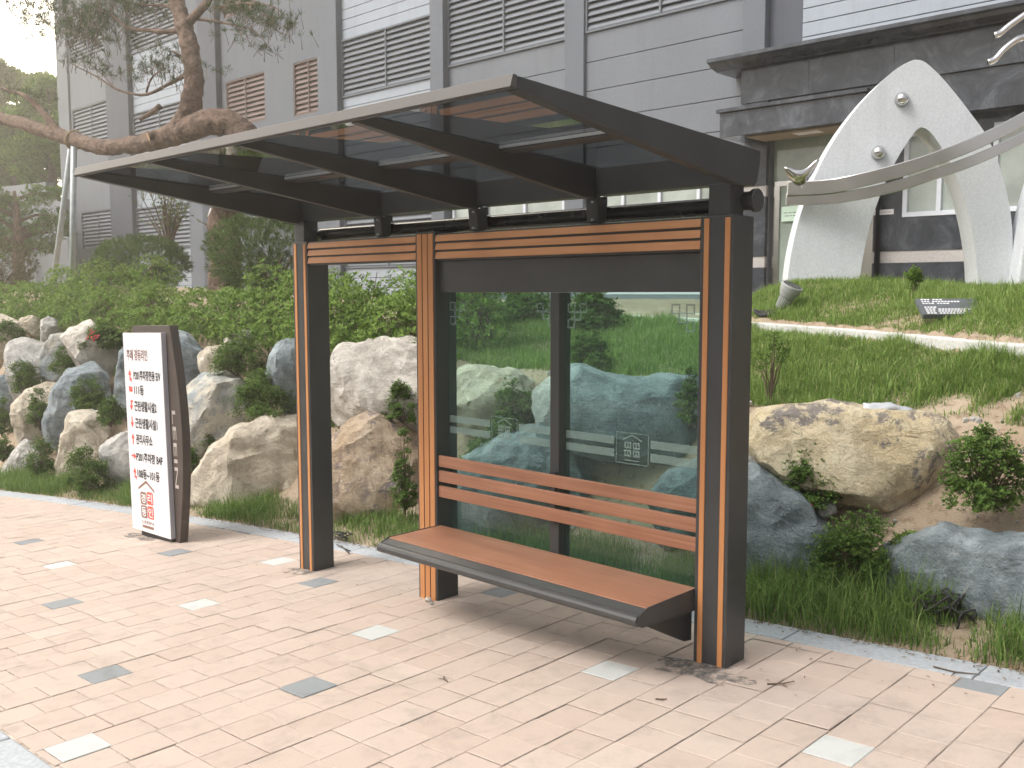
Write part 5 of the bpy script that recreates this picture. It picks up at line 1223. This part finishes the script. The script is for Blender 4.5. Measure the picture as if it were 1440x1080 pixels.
def bare(px, y0, y1, w_, Y, label, seed):
    rs = np.random.RandomState(seed); b0 = np.array(atY(px, y1, Y)); tp_ = np.array(atY(px, y0, Y)); hh_ = tp_[2]-b0[2]; mpx = np.dot(b0-CAM, FW)/FPX; W = w_*mpx
    root = empty('twiggy_shrub', b0, label, 'shrub'); e = MB(); L_p = []
    for k in range(26):
        q = rs.rand()*6.28; r_ = rs.uniform(.1, 1); d = np.array([math.cos(q)*r_*W*.5, math.sin(q)*r_*.6, hh_*rs.uniform(.6, 1.05)])
        pts = spline([b0+rs.normal(0, .05, 3), b0+d*np.array([.35, .35, .45]), b0+d*np.array([.75, .75, .8]), b0+d], 3); e.tube(pts, list(np.linspace(.022, .004, len(pts))), 5)
        for j in range(5):
            s_ = pts[rs.randint(3, len(pts))]; t_ = s_+np.array([rs.normal(0, .22), rs.normal(0, .15), rs.uniform(.1, .4)]); e.tube([s_, t_], [.007, .002], 4); L_p.append(t_); L_p.append((s_+t_)/2)
    e.build('stem', MT['twig'], root); L_p = np.array(L_p); V, F, tt = leaves(L_p, np.tile([[0, 0, 1.0]], (len(L_p), 1)), None, 5, .075, .03, rs); np_mesh('foliage', V, F, MT['azalea'], root, tt)
bare(238, 268, 362, 86, 6.5, 'bare twiggy shrub in front of the louvred wall, left', 4)
bare(318, 292, 352, 44, 7.5, 'thin bare shrub behind the white stone leaf', 6)
pts = [(299, 330), (294, 318), (292, 304), (295, 294), (300, 288), (305, 296), (307, 306), (304, 318)]
a_ = [np.array(atY(x, y, 6.0)) for x, y in pts]; cc = np.mean(a_, 0); V = []; 
V = [p+np.array([0, .0, 0]) for p in a_]+[cc+np.array([0, -.07, 0]), cc+np.array([0, .07, 0])]
n = len(pts); F = [(i, (i+1) % n, n) for i in range(n)]+[((i+1) % n, i, n+1) for i in range(n)]
o = np_mesh('stone_leaf', V, np.array(F), MT['granite'], smooth=True); tag(o, 'pale leaf shaped stone standing behind the clipped pines', 'sculpture')
MT['farleaf'] = leaf_mat('backlit_tint_foliage', (.08, .12, .035), (.30, .36, .13), None, .4)  # backlight brightened into the leaf colour
def far_tree(px, ytop, ybot, w_, Y, label, seed, m=2600, mat='farleaf', size=.30):
    rs = np.random.RandomState(seed); c_ = np.array(atY(px, (ytop+ybot)/2, Y)); mpx = np.dot(c_-CAM, FW)/FPX; W, Hh = w_*mpx, (ybot-ytop)*mpx
    root = empty('pine_tree', (c_[0], Y, c_[2]-Hh/2-1.5), label, 'tree', 'pines beyond the left end of the building'); cs, rr = [], []
    for k in range(22):
        z = rs.uniform(-.5, .5); wf = .55*(1-.55*(z+.5)); q = rs.rand()*6.28; cs.append(c_+np.array([math.cos(q)*W*wf*rs.uniform(.3, .9), math.sin(q)*1.1, z*Hh])); s_ = rs.uniform(.16, .26); rr.append((W*s_, .6, Hh*s_*.55))
    P_, N_ = blob_points(cs, rr, m, rs, .5); N_ = N_*.6+np.array([[0, 0, .6]]); N_ /= np.linalg.norm(N_, axis=1)[:, None]
    V, F, tt = leaves(P_, N_, None, 8, size, size*.22, rs, (.1, 1.1)); np_mesh('crown', V, F, MT[mat], root, tt)
    e = MB(); b0 = np.array([c_[0], Y, c_[2]-Hh/2-2.0]); e.tube(spline([b0, c_+np.array([.1, 0, -.2*Hh]), c_+np.array([0, 0, .45*Hh])], 5), list(np.linspace(.25, .04, 11)), 8)
    for k in range(14): t_ = np.array(cs[k]); s_ = np.array([c_[0], Y, min(t_[2]-.3, c_[2]+.3*Hh)]); e.tube([s_, (s_+t_)/2+np.array([0, 0, .1]), t_], [.07, .05, .02], 6)
    e.build('trunk', MT['bark'], root)
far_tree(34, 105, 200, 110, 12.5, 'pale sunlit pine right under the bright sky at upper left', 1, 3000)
far_tree(70, 120, 262, 90, 11.5, 'darker pine touching the left corner of the building', 2, 2600, 'hedge')
far_tree(-30, 120, 270, 130, 13.5, 'large pine cut by the left edge of the photo', 3, 3000, 'hedge')
far_tree(20, 165, 275, 120, 11.0, 'lower dark pine in front of the others, above the grey wall', 4, 3000, 'hedge')
far_tree(22, 265, 350, 70, 7.0, 'young dark pine in front of the stepped grey wall', 5, 1500, 'azalea', .16)
far_tree(-25, 280, 352, 60, 7.4, 'second young pine at the left edge before the grey wall', 6, 1200, 'azalea', .16)
